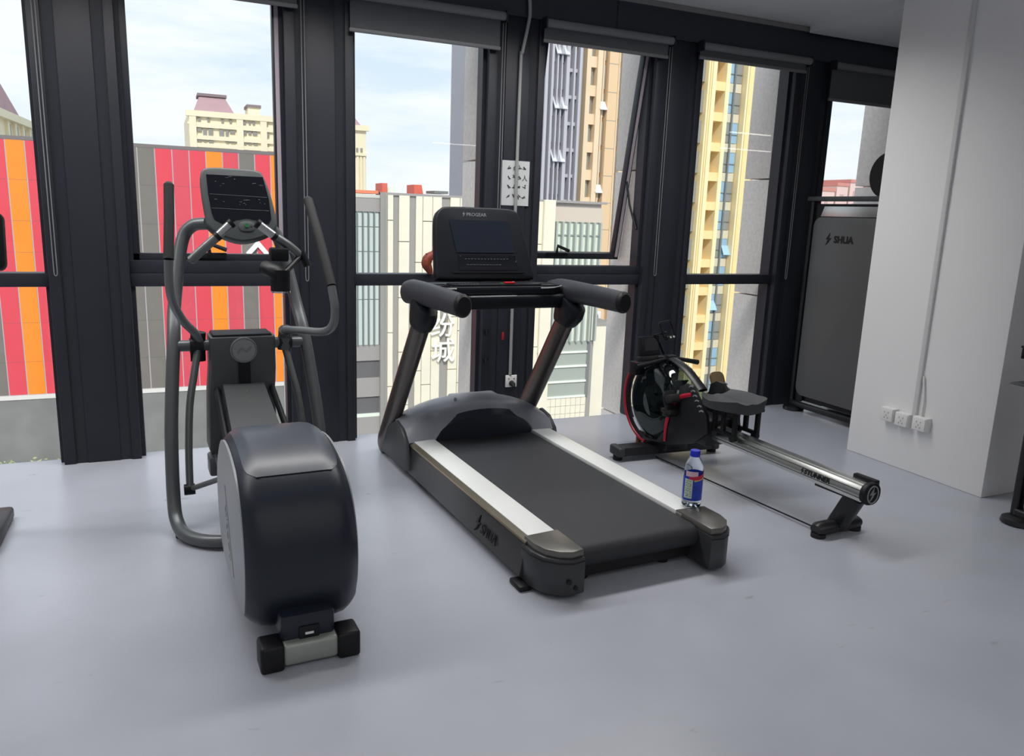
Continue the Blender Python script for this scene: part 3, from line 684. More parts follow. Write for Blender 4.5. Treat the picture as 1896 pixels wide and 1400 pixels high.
# rear leg
lg = B().box(-.03, .03, -.13, .14, .206, .228, bev=.006).sweep([(0, -.085, .222), (0, .0, .045)], .034, .048, n=16, ua=(1, 0, 0), power=.5).out('rear_leg', m_rblk, Rw)
B().sweep([(-.15, .0, .04), (-.13, .0, .042), (.13, .0, .042), (.15, .0, .04)], [.032, .042, .042, .032], [.024, .034, .034, .024], n=14).out('rear_foot', m_rblk, lg)
for x in (-.125, .125): B().cyl((x, .0, 0), (x, .0, .02), .036).out('rear_pad', m_soft, lg)
B().sweep([(-.10, 1.32, .012), (-.085, .05, .02)], .0045, n=8).out('tie_rod', m_black, Rw)
# seat and carriage
zs = .515
R = []
for i in range(9):
    y = .60+.28*i/8; e_ = math.sin(PI*(i+.6)/9.2)**.35
    ring = []
    for j in range(17):
        f = -1+2*j/16; x = f*.186*e_-.045
        ring.append((x, y, zs+.026*f*f+.008*math.exp(-(f*5)**2) - .014*(1-abs(i-4)/4)))
    for j in range(16, -1, -1):
        f = -1+2*j/16; ring.append((f*.168*e_-.045, y, zs-.055+.02*f*f))
    R.append(ring)
st = B().loft(R).out('seat', mat('dark_grey_seat', (62, 63, 66), .55), Rw, ang=50)
b = B()
for s in (-1, 1):
    b.box(s*.085-.012, s*.085+.012, .66, .84, .315, .335, bev=.003)
    for y in (.66, .75, .82): b.box(s*.085-.012, s*.085+.012, y, y+.025, .33, .475, bev=.003)
b.box(-.10, .10, .64, .86, .455, .475, bev=.004)
cg = b.out('seat_carriage', m_black, st)
for s in (-1, 1):
    for y in (.68, .82): B().cyl((s*.070, y, .31), (s*.096, y, .31), .022).out('carriage_wheel', m_soft, cg)
# water tank
cy2, cz2, Rr = 1.385, .362, .262
n = 44
def disc(x, r): return [(x, cy2+r*math.cos(2*PI*j/n), cz2+r*math.sin(2*PI*j/n)) for j in range(n)]
B().loft([disc(-.105, .10), disc(-.115, .2), disc(-.10, .245), disc(-.06, .260), disc(0, .264), disc(.06, .260), disc(.10, .245), disc(.115, .2), disc(.105, .10)]).out('water_tank', m_tank, Rw, ang=60)
b = B()   # water fills the lower part
ang = [math.radians(a) for a in range(200, 341, 10)]
def wat(x, r): return [(x, cy2+r*math.cos(a), cz2+r*math.sin(a)) for a in ang]
b.loft([wat(-.09, .235), wat(-.05, .255), wat(.05, .255), wat(.09, .235)]); b.out('tank_water', m_water, Rw)
b = B()
for k in range(6):
    a = k*PI/3+.2; d = Vector((0, math.cos(a), math.sin(a))); q = Vector((0, -math.sin(a), math.cos(a)))
    b.prism([(.03, -.012), (.21, -.03), (.21, .03), (.03, .012)], (-.05, cy2, cz2), d, q, (-.002, .002)); b.prism([(.11, -.05), (.21, -.05), (.21, .05), (.11, .05)], (0, cy2, cz2), d, Vector((1, 0, 0)), (-.003, .003))
b.cyl((-.1, cy2, cz2), (.1, cy2, cz2), .035); b.out('paddle_wheel', m_panel_d, Rw)
for s in (-1, 1):
    a_ = [math.radians(v) for v in range(68, 262, 6)] if False else [math.radians(v) for v in range(-84, 55, 6)]
    p = [(s*.118, cy2+.258*math.cos(v), cz2+.258*math.sin(v)) for v in a_]
    rim = B().sweep(p, .010, .017, n=10, ua=(1, 0, 0)).out('tank_rim', m_rblk, Rw)
    p = [(s*.128, cy2+.274*math.cos(v), cz2+.272*math.sin(v)) for v in a_]
    B().sweep(p, .008, .010, n=8, ua=(1, 0, 0)).out('red_rim_band', m_red, rim)
    # side plates
    pl = [(1.06, .548), (1.0, .545), (.86, .40), (.84, .30), (.97, .20), (1.2, .13), (1.5, .09), (1.5, .11), (1.30, .13), (1.22, .22), (1.20, .33), (1.17, .42), (1.12, .47), (1.11, .52)]
    sp = B().prism(pl, (s*.118, 0, 0), (0, 1, 0), (0, 0, 1), (-.012, .012), bev=.004).out('side_plate', m_rblk, Rw)
    st_ = [(s*.133, 1.00, .495), (s*.134, 1.10, .455), (s*.134, 1.165, .385), (s*.134, 1.205, .27), (s*.134, 1.21, .15)]
    B().sweep(st_, .004, [.012, .014, .017, .014, .009], n=8, smooth=5, ua=(1, 0, 0)).out('red_stripe', m_red, sp)
    b = B()
    for k, (y, z) in enumerate([(1.005, .545), (.985, .522), (.965, .497), (.945, .472), (.92, .445), (.90, .42)]):
        b.sweep([(s*.1315, y+.02, z-.010), (s*.1315, y+.004, z), (s*.1315, y-.016, z-.004)], .003, .005, n=6)
    b.out('side_lettering', m_grey, sp)
B().box(-.10, .10, .88, 1.12, .20, .36, bev=.02).out('rail_mount', m_rblk, Rw)
B().box(-.09, .09, 1.24, 1.54, .06, .14, bev=.02).out('tank_cradle', m_rblk, Rw)
B().box(-.14, .05, 1.54, 1.62, .50, .585, bev=.008).out('front_bumper', m_black, Rw)
B().cyl((-.11, 1.5, .06), (-.11, 1.5, .10), .018).out('transport_wheel', mat('tan_wheel', (120, 84, 50), .6), Rw)
# top bridge, handle, monitor
br = B().sweep([(0, 1.58, .57), (0, 1.48, .625), (0, 1.36, .638), (0, 1.20, .59), (0, 1.05, .50)], .035, .014, n=14, ua=(1, 0, 0), smooth=4).out('tank_bridge', m_rblk, Rw)
h = B().sweep([(-.265, 1.37, .600), (-.2, 1.375, .607), (-.06, 1.38, .630), (.06, 1.38, .632), (.225, 1.375, .600)], [.0145, .0165, .012, .012, .0165], n=12).out('pull_handle', m_black, Rw)
B().box(-.035, .035, 1.35, 1.40, .60, .66, bev=.012).out('strap_anchor', m_black, h)
mo = B().box(-.075, .075, -.022, .022, -.062, .062, bev=.008).out('monitor', m_black, Rw)
mo.location = (-.135, 1.43, .715); mo.rotation_euler = (math.radians(-12), 0, math.radians(6))
B().box(-.058, .058, -.0235, -.021, -.03, .048).out('monitor_screen', m_screen, mo)
B().box(-.09, .05, -.03, .03, -.095, -.062, bev=.006).out('monitor_base', m_rblk, mo)
ar = B().sweep([(-.02, 1.42, .66), (-.06, 1.42, .73), (-.10, 1.425, .785), (-.05, 1.42, .79), (-.02, 1.41, .80)], .009, n=10).out('holder_arm', m_black, Rw)
ph = B(); uu = Vector((.97, 0, .12)).normalized(); vv = Vector((-.40, .12, .9)).normalized(); po = Vector((-.018, 1.405, .815))
o1 = rounded(.085, .115, .012, 3)
def onp(p, h=0): return po+uu*p[0]+vv*p[1]+uu.cross(vv)*h
ph.sweep([onp(p) for p in o1]+[onp(o1[0])], .007, n=8, cap=False); ph.sweep([onp((-.03, -.052)), onp((.03, -.052))], .014, n=10)
ph = ph.out('phone_holder', m_black, ar)
for x in (-.005, .02): B().cyl(onp((x, -.05), .012), onp((x, -.05), .018), .006, n=10).out('clip_stud', m_plastic, ph)
# foot plates
for s in (-1, 1):
    fp = B(); ux = Vector((1, 0, 0)); vf = Vector((0, .42, .9)).normalized()
    fp.prism(rounded(.11, .22 if s > 0 else .13, .035, 4), (s*.175+(.055 if s > 0 else .03), 1.16, .47 if s > 0 else .42), ux, vf, (-.008, .008), bev=.004)
    f1 = fp.out('footplate', m_rblk if s < 0 else mat('tan_footplate', (96, 80, 52), .55), Rw)
    if s > 0: f1['label'] = 'tan footrest plate'
    xq = s*.175+(.055 if s > 0 else .03)
    B().box(xq-.062, xq+.062, 1.09, 1.15, .42, .47, bev=.012, rot=Matrix.Rotation(math.radians(-25), 3, 'X')).out('foot_strap', m_soft, f1)
    B().box(xq-.05, xq+.05, 1.10, 1.2, .345, .375, bev=.01).out('heel_cup', m_soft, f1)
    B().box(min(s*.10, s*.2), max(s*.10, s*.2), 1.12, 1.17, .33, .36, bev=.006).out('plate_bracket', m_rblk, f1)

# ------------------------------------------------------------------ strength machines
m_shroud = mat('graphite_shroud', (96, 97, 97), .5, .25)
def machine(name, label, X, ya, yb, h, face, mirror=1):
    """frame standing in the plane X, from ya down to yb along the column"""
    t = thing(name, label, 'exercise machine', (X, ya, 0))
    D = yb-ya
    for y in (0, D):
        B().box(-.025, .03, y-.02, y+.02, .03, h, bev=.01, seg=3).out('upright', m_rblk, t)
        B().lathe([(.075, 0), (.085, .008), (.08, .03), (.05, .045), (0, .045)], (0, y-.02, 0), 24).out('base_foot', m_rblk, t)
    B().box(-.035, .05, D, 0, .035, .085, bev=.015, seg=3).out('base_beam', m_rblk, t)
    B().box(-.04, .05, D-.03, .04, h-.02, h+.015, bev=.008).out('top_bar', m_panel, t)
    w_ = abs(D)-.09
    B().prism(rounded(w_, h-.28, .07, 6), (-.02, D/2, (h-.22)/2+.11), (0, -1, 0), (0, 0, 1), (-.008, .008), bev=.003).out('shroud_panel', m_shroud, t)
    B().box(-.005, .02, D+.04, -.04, .10, h-.04).out('shroud_backing', m_black, t)
    B().box(.05, .55, D+.05, D+.11, .03, .09, bev=.01).box(.05, .55, -.11, -.05, .03, .09, bev=.01).out('floor_beam', m_rblk, t)
    B().box(.50, .56, D+.02, -.02, .03, .09, bev=.01).out('rear_beam', m_rblk, t)
    B().box(.12, .4, D+.25, -.25, .1, 1.1, bev=.01).out('weight_stack', m_black, t)
    return t
mc = machine('strength_machine', 'dark framed strength machine with grey lettered shroud standing behind the white column', 4.715, 4.775, 3.95, 1.70, 0)
B().prism([(-.30, 0), (.30, 0), (.25, .075), (-.27, .075)], (-.028, -.41, 1.565), (0, -1, 0), (0, 0, 1), (-.003, .003), bev=.001).out('top_plate', m_metal, mc)
b = B(); b.prism([(p[0]*.085, p[1]*.085) for p in BOLT], (-.0305, -.215, 1.395), (0, -1, 0), (0, 0, 1), (-.001, .002)); b.out('bolt_mark', m_black, mc)
text('shroud_lettering', 'SHUA', .072, (-.031, -.36, 1.393), (0, -1, 0), (0, 0, 1), m_black, mc, .002, bold=.002)
B().cyl((.0, -.66, 1.86), (.05, -.66, 1.86), .16, n=32).out('top_pulley', m_black, mc)
B().box(.0, .05, -.70, -.62, 1.70, 1.9).out('pulley_bracket', m_rblk, mc)
for y in (-.07, ):
    B().box(-.026, -.012, y-.055, y+.02, .09, .19, bev=.01).out('corner_guard', m_black, mc)
rk = machine('cable_machine', 'black strength machine with tray and shelf, cut off by the right edge of the picture', 4.045, 2.44, 1.55, 1.72, 0)
sh_ = B().sweep([(-.02, .10, .735), (-.03, .06, .742), (-.03, -.06, .742)], [.045, .075, .075], [.006, .012, .012], n=14, ua=(1, 0, 0)).out('side_shelf', m_panel_d, rk)
tb = B().box(-.075, .055, -.14, .075, .925, .937, bev=.004).box(-.07, .05, -.14, .07, .87, .88, bev=.003)
for k in range(4): tb.box(-.071, -.062, .068-.055*k-.012, .068-.055*k, .875, .93)
for k in range(3): tb.box(-.07+.05*k, -.058+.05*k, .058, .068, .875, .93)
tb.out('bottle_tray', m_black, rk)
t = thing('console_stand', 'black machine console at the left edge of the picture before the leftmost window', 'exercise machine', (-.78, 3.8, 0))
B().prism(rounded(.40, .235, .03, 4), (0, 0, 1.315), (1, 0, 0), (0, .2, 1), (-.03, .02), bev=.008).out('console', m_black, t)
B().box(-.17, .17, -.027, -.022, 1.24, 1.40).out('console_screen', m_screen, t)
B().sweep([(0, .03, 1.25), (0, .06, .8), (0, .16, .05)], .04, n=12, smooth=3).out('console_post', m_rblk, t)
B().box(-.08, .08, -.1, .34, 0, .06, bev=.015).out('base_foot', m_rblk, t)

# ------------------------------------------------------------------ outside: ground
struct('ground', B().box(-120, 23, 5.5, 320, -8.4, -8.0).box(23, 260, 5.5, 320, -22.4, -22.0).box(22.6, 23, 5.5, 320, -22, -8), mat('street_paving', (150, 150, 150), .85, var=.12, scale=.4))

# red and orange panel building
Yr = 30.0
t = thing('panelled_building', 'low building clad in red, orange and grey panels beyond the two left windows', 'building', (0, Yr, -8))
zr = lambda z: z+8
m_pr = [mat('red_panel', (222, 70, 84), .5, var=.03, scale=2), mat('rose_red_panel', (214, 76, 92), .5, var=.03, scale=2)]
m_po = mat('orange_panel', (244, 140, 36), .5, var=.03, scale=2)
m_pg = mat('grey_panel', (120, 114, 108), .6, var=.05, scale=2)
m_core = mat('joint_grey', (188, 180, 186), .7)
B().box(-14.5, 4.42, .0, 14, 0, zr(3.25)).out('wall_core', m_core, t)
B().box(-14.5, 4.46, -.02, .5, zr(3.25), zr(3.36)).out('roof_coping', mat('coping_grey', (120, 112, 112), .6), t)
B().box(-14.5, 4.46, -.06, .3, zr(-5.22), zr(-5.08)).out('white_ledge', mat('ledge_white', (222, 218, 214), .6), t)
B().box(-14.5, 4.40, -.03, .06, 0, zr(-5.22)).out('base_wall', mat('base_concrete', (128, 128, 126), .8, var=.12, scale=1.2), t)
B().box(4.30, 4.46, -.03, .3, zr(-5.1), zr(3.25)).out('corner_trim', mat('corner_pale', (196, 184, 178), .6), t)
cols = {0: 'r', 1: 'R', 2: 'r', 3: 'o', 4: 'R', 5: 'g', 6: 'r', 7: 'o', -1: 'g', -2: 'g', -7: 'r', -8: 'o', -9: 'r', -10: 'g'}
zj = [3.24, 2.01, .71, -.30, -1.30, -2.62, -3.94, -5.06]
shared = {}
for n_ in range(-26, 8):
    c_ = cols.get(n_, 'rogRrrgo'[n_ % 8])
    for k, (za, zb) in enumerate(zip(zj, zj[1:])):
        g = .036
        key = (c_, k)
        if key not in shared:
            me_o = B().box(-.27+g/2, .27-g/2, -.014, .06, zb+.005, za-.005).out('cladding_panel', {'r': m_pr[0], 'R': m_pr[1], 'o': m_po, 'g': m_pg}[c_], t)
            shared[key] = me_o
        else:
            me_o = shared[key].copy(); COL.objects.link(me_o); me_o.parent = t
        me_o.location = (.25+.54*n_, 0, 8)
# white chevron sign on it
a = atY(475, 452, Yr); pl = [atY(x, y, Yr) for x, y in ((455, 468), (477, 444), (499, 470), (492, 474), (477, 457), (462, 473))]
B().prism([(p.x, p.z+8) for p in pl], (0, -.03, 0), (1, 0, 0), (0, 0, 1), .10).out('chevron_sign', mat('sign_white', (246, 246, 246), .5), t)
for i, (x, s_) in enumerate(((-5.1, 1.0), (-4.3, .8), (-3.65, .9), (-2.9, .8))):
    sh_t = thing('shrub', ['leafy pale green shrub at the foot of the panelled building, leftmost of the row', 'low pale green shrub second from left below the red panels', 'pale green shrub third from left below the orange panels', 'small pale green shrub below the panels beside the first dark pillar'][i], 'shrub', (x, 29.0, -8), group='shrubs along the panelled building')
    st_, lf = B(), B()
    for k in range(9):
        a = random.random()*2*PI; d = Vector((math.cos(a)*.3, math.sin(a)*.3, random.uniform(.7, 1.15)))*s_
        st_.sweep([(0, 0, 0), d*.5+Vector((0, 0, .1)), d], [.012, .009, .004], n=5)
        for q in range(14):
            p = d*random.uniform(.45, 1.02)+Vector((random.uniform(-.09, .09), random.uniform(-.09, .09), random.uniform(-.05, .05)))
            u = Vector((random.uniform(-1, 1), random.uniform(-1, 1), random.uniform(-.4, .8))).normalized(); v = u.orthogonal().normalized()
            lf.prism([(-.06, 0), (0, -.028), (.07, 0), (0, .028)], p, u, v, .004)
    st_.out('stems', mat('stem_brown', (110, 104, 84), .8) if i == 0 else bpy.data.materials['stem_brown'], sh_t)
    o = lf.out('foliage', mat('pale_leaf', (168, 176, 130), .6, var=.2, scale=10) if i == 0 else bpy.data.materials['pale_leaf'], sh_t, flat=True); o['kind'] = 'stuff'

# pale shopping building
Ym = 28.0
t = thing('shopping_building', 'pale building of cream panels and grey strips with white sign letters behind the treadmill', 'building', (0, Ym, -8))
X = lambda px, py=450: atY(px, py, Ym).x
Zm = lambda py, px=760: atY(px, py, Ym).z+8
m_cream = mat('cream_stone_panel', (236, 228, 208), .7, var=.03, scale=1.5)
m_strip = mat('warm_grey_strip', (158, 154, 150), .7)
m_fin = mat('pale_glass_fin', (214, 226, 224), .25)
m_finw = mat('frosted_glass', (232, 240, 228), .2)
m_band = mat('grey_band', (160, 154, 152), .6)
m_mull = mat('mullion_grey', (120, 124, 122), .5)
ztop = Zm(361); z0 = 0
B().box(X(658)-.35, X(1112), .12, 14, 0, ztop-.05).out('wall_core', m_strip, t)
B().box(X(703), X(1120), -.02, .5, ztop-.04, ztop+.05).out('roof_coping', m_band, t)
# left glazed bay
xa, xb = X(640), X(703)
B().box(xa, xb, .2, 1, Zm(358, 680), Zm(352, 680)).out('orange_roof_edge', mat('orange_edge', (226, 132, 100), .6), t)
B().box(xa, xb, .0, .3, Zm(392, 680), Zm(366, 680)).out('grey_fascia', m_band, t)
B().box(xa, xb, -.02, .3, Zm(366, 680), Zm(360, 680)).out('fascia_cap', mat('pale_cap', (206, 204, 196), .6), t)
ya_, yb_ = Zm(640, 680), Zm(392, 680)
nb = 6; wb = (xb-xa)/nb
for j in range(nb):
    for z1, z2 in ((420, 392), (466, 420), (555, 466), (640, 555)):
        B().box(xa+j*wb+.02, xa+(j+1)*wb-.02, .06, .12, Zm(z1, 680)+.012, Zm(z2, 680)-.012).out('glass_pane', m_fin, t)
    B().box(xa+j*wb-.018, xa+j*wb+.018, -.06, .12, ya_, yb_).out('mullion', m_mull, t)
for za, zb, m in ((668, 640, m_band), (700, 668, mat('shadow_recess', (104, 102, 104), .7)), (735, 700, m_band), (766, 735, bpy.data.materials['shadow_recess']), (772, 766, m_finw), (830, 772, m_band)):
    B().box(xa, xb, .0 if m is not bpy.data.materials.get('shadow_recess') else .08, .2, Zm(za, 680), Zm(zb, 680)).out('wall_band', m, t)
B().box(xb, X(711), -.12, .12, 0, ztop+.05).out('corner_pier', mat('pier_grey', (150, 146, 142), .7), t)
B().box(X(711), X(717), -.04, .12, 0, ztop).out('corner_pier', m_strip, t)
# cream panels between grey strips
strips = [(717, 728), (738, 758), (769, 782), (782, 800), (800, 817), (832, 850), (850, 874), (884, 905), (916, 940), (952, 975), (986, 1003)]
for i, (pa, pb) in enumerate(strips):
    off = (i % 3)*.75; z = ztop-.02; cuts = [z]
    z -= .9+off
    while z > 1.2: cuts.append(z); z -= 2.05
    cuts.append(1.0)
    for zt_, zb_ in zip(cuts, cuts[1:]):
        B().box(X(pa)+.012, X(pb)-.012, -.03, .12, zb_+.014, zt_-.014).out('wall_panel', m_cream, t)
for a_, b_ in zip(strips, strips[1:]):
    if b_[0]-a_[1] > 5: B().box(X(a_[1]), X(b_[0]), .05, .12, 0, ztop).out('grey_strip', m_strip, t)
B().box(X(711), X(1003), -.05, .12, .9, 1.0).out('base_line', m_mull, t)
B().box(X(711), X(1003), -.02, .12, 0, .9).out('base_wall', m_strip, t)
B().box(X(727), X(737), 1.5, 2.5, ztop, ztop+.42).out('roof_box', mat('red_roof_box', (220, 106, 86), .6), t)
B().box(X(738), X(756), 1.7, 2.7, ztop, ztop+.30).out('roof_box', m_finw, t)
B().prism([(X(788), 0), (X(806), 0), (X(802), .42), (X(788), .42)], (0, 2.5, ztop), (1, 0, 0), (0, 0, 1), 1.0).out('roof_box', bpy.data.materials['red_roof_box'], t)
B().box(X(809), X(835), .4, 1.4, ztop+.10, ztop+.2).out('roof_vent', m_mull, t)
m_sw = mat('letter_white', (250, 248, 240), .5)
for ch, px, py in (('纷', 817, 604), ('城', 818, 651)):
    p = atY(px, py, Ym)
    text('sign_character', ch, .98, (p.x, -.13, p.z+8), (1, 0, 0), (0, 0, 1), m_sw, t, .08, bold=.006)
# right-hand part seen through the open sash
def rect(nm, pa, pb, yt, yb, m, y0=-.03, y1=.12, ref=1060): return B().box(X(pa), X(pb), y0, y1, Zm(yb, ref), Zm(yt, ref)).out(nm, m, t)
rect('end_pier', 1003, 1023, 372, 800, m_cream, -.15)
rect('top_fascia', 1023, 1112, 384, 411, mat('pinkish_fascia', (206, 192, 178), .7))
rect('glass_field', 1023, 1112, 411, 632, m_finw, .05)
for k in range(8): B().box(X(1026+11.6*k), X(1026+11.6*k)+.07, -.16, .06, Zm(632, 1060), Zm(411, 1060)).out('facade_fin', mat('fin_grey', (176, 182, 176), .5) if k == 0 else bpy.data.materials['fin_grey'], t)
rect('glass_rail', 1023, 1112, 434, 436, bpy.data.materials['fin_grey'], -.02)
m_louv = mat('sage_louvre', (164, 170, 162), .7); m_wl = mat('white_louvre_edge', (236, 238, 228), .6)
for k, (ya_, yb_) in enumerate(((632, 650), (653, 676), (680, 704), (708, 732))):
    rect('louvre_band', 1003, 1098, ya_, yb_, m_louv, .02); rect('louvre_edge', 1003, 1098, yb_, yb_+3.5, m_wl, -.05)
rect('annex_wall', 1106, 1150, 606, 800, m_cream, .3, 3.0)
rect('annex_cap', 1105, 1150, 600, 606, m_strip, .25, 3.0)
rect('dark_joint', 1098, 1104, 560, 735, m_mull, .0)
x0_, x1_ = X(1003), X(1100); z1_, z0_ = Zm(736, 1060), 0
for r in range(6):
    for q in range(10):
        B().box(x0_+(x1_-x0_)*q/10+.008, x0_+(x1_-x0_)*(q+1)/10-.008, -.02, .12, z0_+(z1_-z0_)*r/6+.008, z0_+(z1_-z0_)*(r+1)/6-.008).out('base_tile', m_cream, t)

# beige tower behind it, grey tower and yellow tower
m_win = mat('dull_window', (146, 148, 146), .25)
m_sky = mat('blue_window', (150, 186, 214), .15)
def tower(name, label, Yt, px0, px1, yref, top, m, depth=16):
    Xt = lambda px: atY(px, yref, Yt).x
    t = thing(name, label, 'building', (0, Yt, -8))
    B().box(Xt(px0), Xt(px1), .6, depth, 0, top).out('wall_core', m, t)
    return t, Xt, (lambda py: atY(1100, py, Yt).z+8)
m_beige = mat('beige_render', (232, 208, 176), .8, var=.03, scale=1); m_beige2 = mat('peach_render', (226, 194, 156), .8)
t, Xt, Zt = tower('beige_tower', 'tall beige apartment tower with narrow window strips seen through the open sash', 45, 1083, 1192, 200, 34, mat('tower_beige_core', (206, 188, 164), .8))
for a_, b_, m in ((1083, 1091, m_beige), (1103, 1112, m_beige), (1124, 1141, m_beige2), (1152, 1160, m_beige), (1166, 1192, m_beige)):
    B().box(Xt(a_), Xt(b_), .0, .6, 0, 34).out('pier', m, t)
zb0 = Zt(375); fl = Zt(113)-Zt(167)
for k in range(-4, 9):
    z = zb0+k*fl
    if z < .5: continue
    B().box(Xt(1091), Xt(1103), .15, .6, z-.32, z+.32).out('floor_beam', m_beige, t)
    B().box(Xt(1091)+.1, Xt(1103)-.1, .4, .6, z+.34, z+fl-.34).out('window', m_win, t)
    for a_, b_ in ((1113, 1123.5), (1142, 1151.5)):
        w1 = B().box(Xt(a_)+.05, Xt(b_)-.05, .3, .6, z+.2, z+fl-.1).out('window', m_win, t)
        B().box((Xt(a_)+Xt(b_))/2-.05, (Xt(a_)+Xt(b_))/2+.05, .25, .6, z, z+fl).out('window_mullion', m_beige, t)
    if k in (0, 3, 6):
        B().box(-.30, .22, -.02, .02, -.65, 0, rot=Matrix.Rotation(math.radians(-35), 3, 'X')).out('open_casement', m_plastic, t).location = (Xt(1118), .1, z+1.2)
    B().box(Xt(1124), Xt(1141), -.008, .02, z-.02, z+.02).out('floor_joint', m_strip, t)
ac = B()
for k in range(3):
    z = Zt(585)-.0+k*-1.2
    b = B().box(Xt(1113), Xt(1130), -.35, .0, z-.35, z+.35, bev=.03)
    a = b.out('air_conditioner', m_plastic, t)
    B().cyl((Xt(1119), -.36, z), (Xt(1119), -.35, z), .24).out('fan_grille', m_mull, a)

m_gt = mat('grey_tower_render', (164, 162, 170), .8, var=.04, scale=.5); m_gl = mat('pale_tower_pier', (186, 184, 192), .8)
t, Xt, Zt = tower('grey_tower', 'tall hazy grey apartment tower at the left of the open sash window', 44, 1000, 1084, 200, 44, m_gt)
for a_, b_ in ((1008, 1013), (1019, 1023), (1029, 1031.5), (1037, 1039), (1046, 1052), (1060, 1063), (1070, 1074)):
    B().box(Xt(a_), Xt(b_), .0, .6, 0, 44).out('pier', m_gl, t)
fl = Zt(113)-Zt(163)
for k in range(-3, 10):
    z = Zt(375)+k*fl
    for a_, b_ in ((1023.5, 1028.5), (1032, 1036.5), (1039.5, 1045)):
        B().box(Xt(a_), Xt(b_), .3, .6, z+.4, z+fl-.3).out('window', mat('grey_tower_window', (140, 144, 152), .3) if 'grey_tower_window' not in bpy.data.materials else bpy.data.materials['grey_tower_window'], t)
    for xm in ((1034, 1042) if k % 2 else ()):
        B().box(-.28, .28, -.03, .03, -.9, 0, rot=Matrix.Rotation(math.radians(-35), 3, 'X')).out('open_casement', mat('pale_casement', (214, 216, 222), .4) if 'pale_casement' not in bpy.data.materials else bpy.data.materials['pale_casement'], t).location = (Xt(xm), .15, z+1.6)
    B().box(Xt(1053), Xt(1069), .2, .6, z-.1, z+.1).out('floor_band', m_gl, t)

m_yel = mat('yellow_render', (248, 220, 160), .8, var=.03, scale=.6); m_yel2 = mat('pale_yellow_pier', (250, 230, 184), .8)
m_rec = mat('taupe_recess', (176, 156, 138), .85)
Yt = 66
t = thing('yellow_tower', 'tall yellow apartment tower with stacked balconies beyond the rowing machine', 'building', (0, Yt, -8))
Xt = lambda px: atY(px, 300, Yt).x
Zt = lambda py, px=1330: atY(px, py, Yt).z+8
H = 46
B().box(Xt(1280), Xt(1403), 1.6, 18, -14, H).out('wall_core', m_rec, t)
for a_, b_, m in ((1281, 1285, m_yel2), (1299, 1302, m_yel2), (1303, 1306, m_yel), (1307, 1314, m_yel2), (1332, 1339, m_yel2), (1370, 1373, m_yel2), (1374, 1388, m_yel)):
    B().box(Xt(a_), Xt(b_), .0, 1.6, -14, H).out('pier', m, t)
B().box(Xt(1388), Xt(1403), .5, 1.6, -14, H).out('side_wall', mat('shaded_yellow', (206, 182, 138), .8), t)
fl = (Zt(160)-Zt(541, 1310))/7
fl = max(2.4, min(3.4, fl))
zb = Zt(216)
m_gl2 = mat('cream_spandrel', (214, 206, 184), .7)
for k in range(-14, 9):
    z = zb+k*fl
    if z < -13: continue
    B().box(Xt(1314), Xt(1332), .1, 1.6, z-.42, z+.42).out('balcony_beam', m_yel, t)
    B().box(Xt(1387), Xt(1393), .1, 1.2, z-.45, z+.45).out('corner_block', m_yel2, t)
    B().box(Xt(1280), Xt(1286), -.1, 1.2, z-.45, z+.45).out('corner_block', m_yel2, t)
    B().box(Xt(1286), Xt(1299), .5, 1.6, z+.3, z+fl-.5).out('window', m_win, t)
    xm = (Xt(1340)+Xt(1370))/2
    for a_, b_ in ((Xt(1340)+.05, xm-.1), (xm+.1, Xt(1370)-.1)):
        wv_ = B().box(a_, b_, .75, 1.6, z+.55, z+fl-.35).out('window', m_sky if (k*3+int(a_*2)) % 4 < 2 else m_win, t)
        B().box(a_, b_, .70, 1.6, z-.35, z+.5).out('spandrel', m_gl2, t)
        B().box(a_, b_, .66, .76, z+1.35, z+1.42).out('window_rail', m_mull, t)
    if k in (-7, -5, 3):
        xo = xm-1.0 if k == -7 else xm+.2
        B().box(0, .95, -.03, .03, -1.1, 0, rot=Matrix.Rotation(math.radians(-30), 3, 'X')).out('open_casement', mat('sky_casement', (170, 208, 246), .1) if 'sky_casement' not in bpy.data.materials else bpy.data.materials['sky_casement'], t).location = (xo, .5, z+1.9)
B().box((Xt(1340)+Xt(1370))/2-.09, (Xt(1340)+Xt(1370))/2+.09, .55, 1.6, -14, H).out('centre_mullion', m_mull, t)

# far cream blocks behind the panelled building
Yc = 95.0
m_far = mat('far_cream_render', (240, 230, 202), .8, var=.03, scale=.3); m_farw = mat('far_window', (150, 146, 142), .4)
m_roof = mat('dusty_mauve_roof', (180, 146, 150), .8, var=.05, scale=1); m_rooft = mat('roof_edge', (132, 118, 122), .7)
def Zc(py, px=430): return atY(px, py, Yc).z+8
def Xc(px, py=230): return atY(px, py, Yc).x
t = thing('cream_block', 'cream apartment block with mauve mansard roof above the panelled building, behind the elliptical trainer', 'building', (0, Yc, -8))
xa, xb = Xc(350), Xc(518)
zt_ = Zc(205, 350)
B().box(xa, xb, .3, 16, 0, zt_).out('wall_core', m_far, t)
B().box(xa-.3, xb, -.1, .5, zt_-.5, zt_+.1).out('cornice', m_far, t)
B().box(xa-.15, xb, .05, .5, zt_-1.35, zt_-1.1).out('string_course', m_far, t)
for xx in (350.5, 438, 482):
    B().box(Xc(xx), Xc(xx)+.7, -.05, .5, 0, zt_-.4).out('pilaster', m_far, t)
for za in (Zc(236), Zc(258), Zc(272)):
    B().box(xa, xb, .0, .5, za-.22, za+.22).out('string_course', m_far, t)
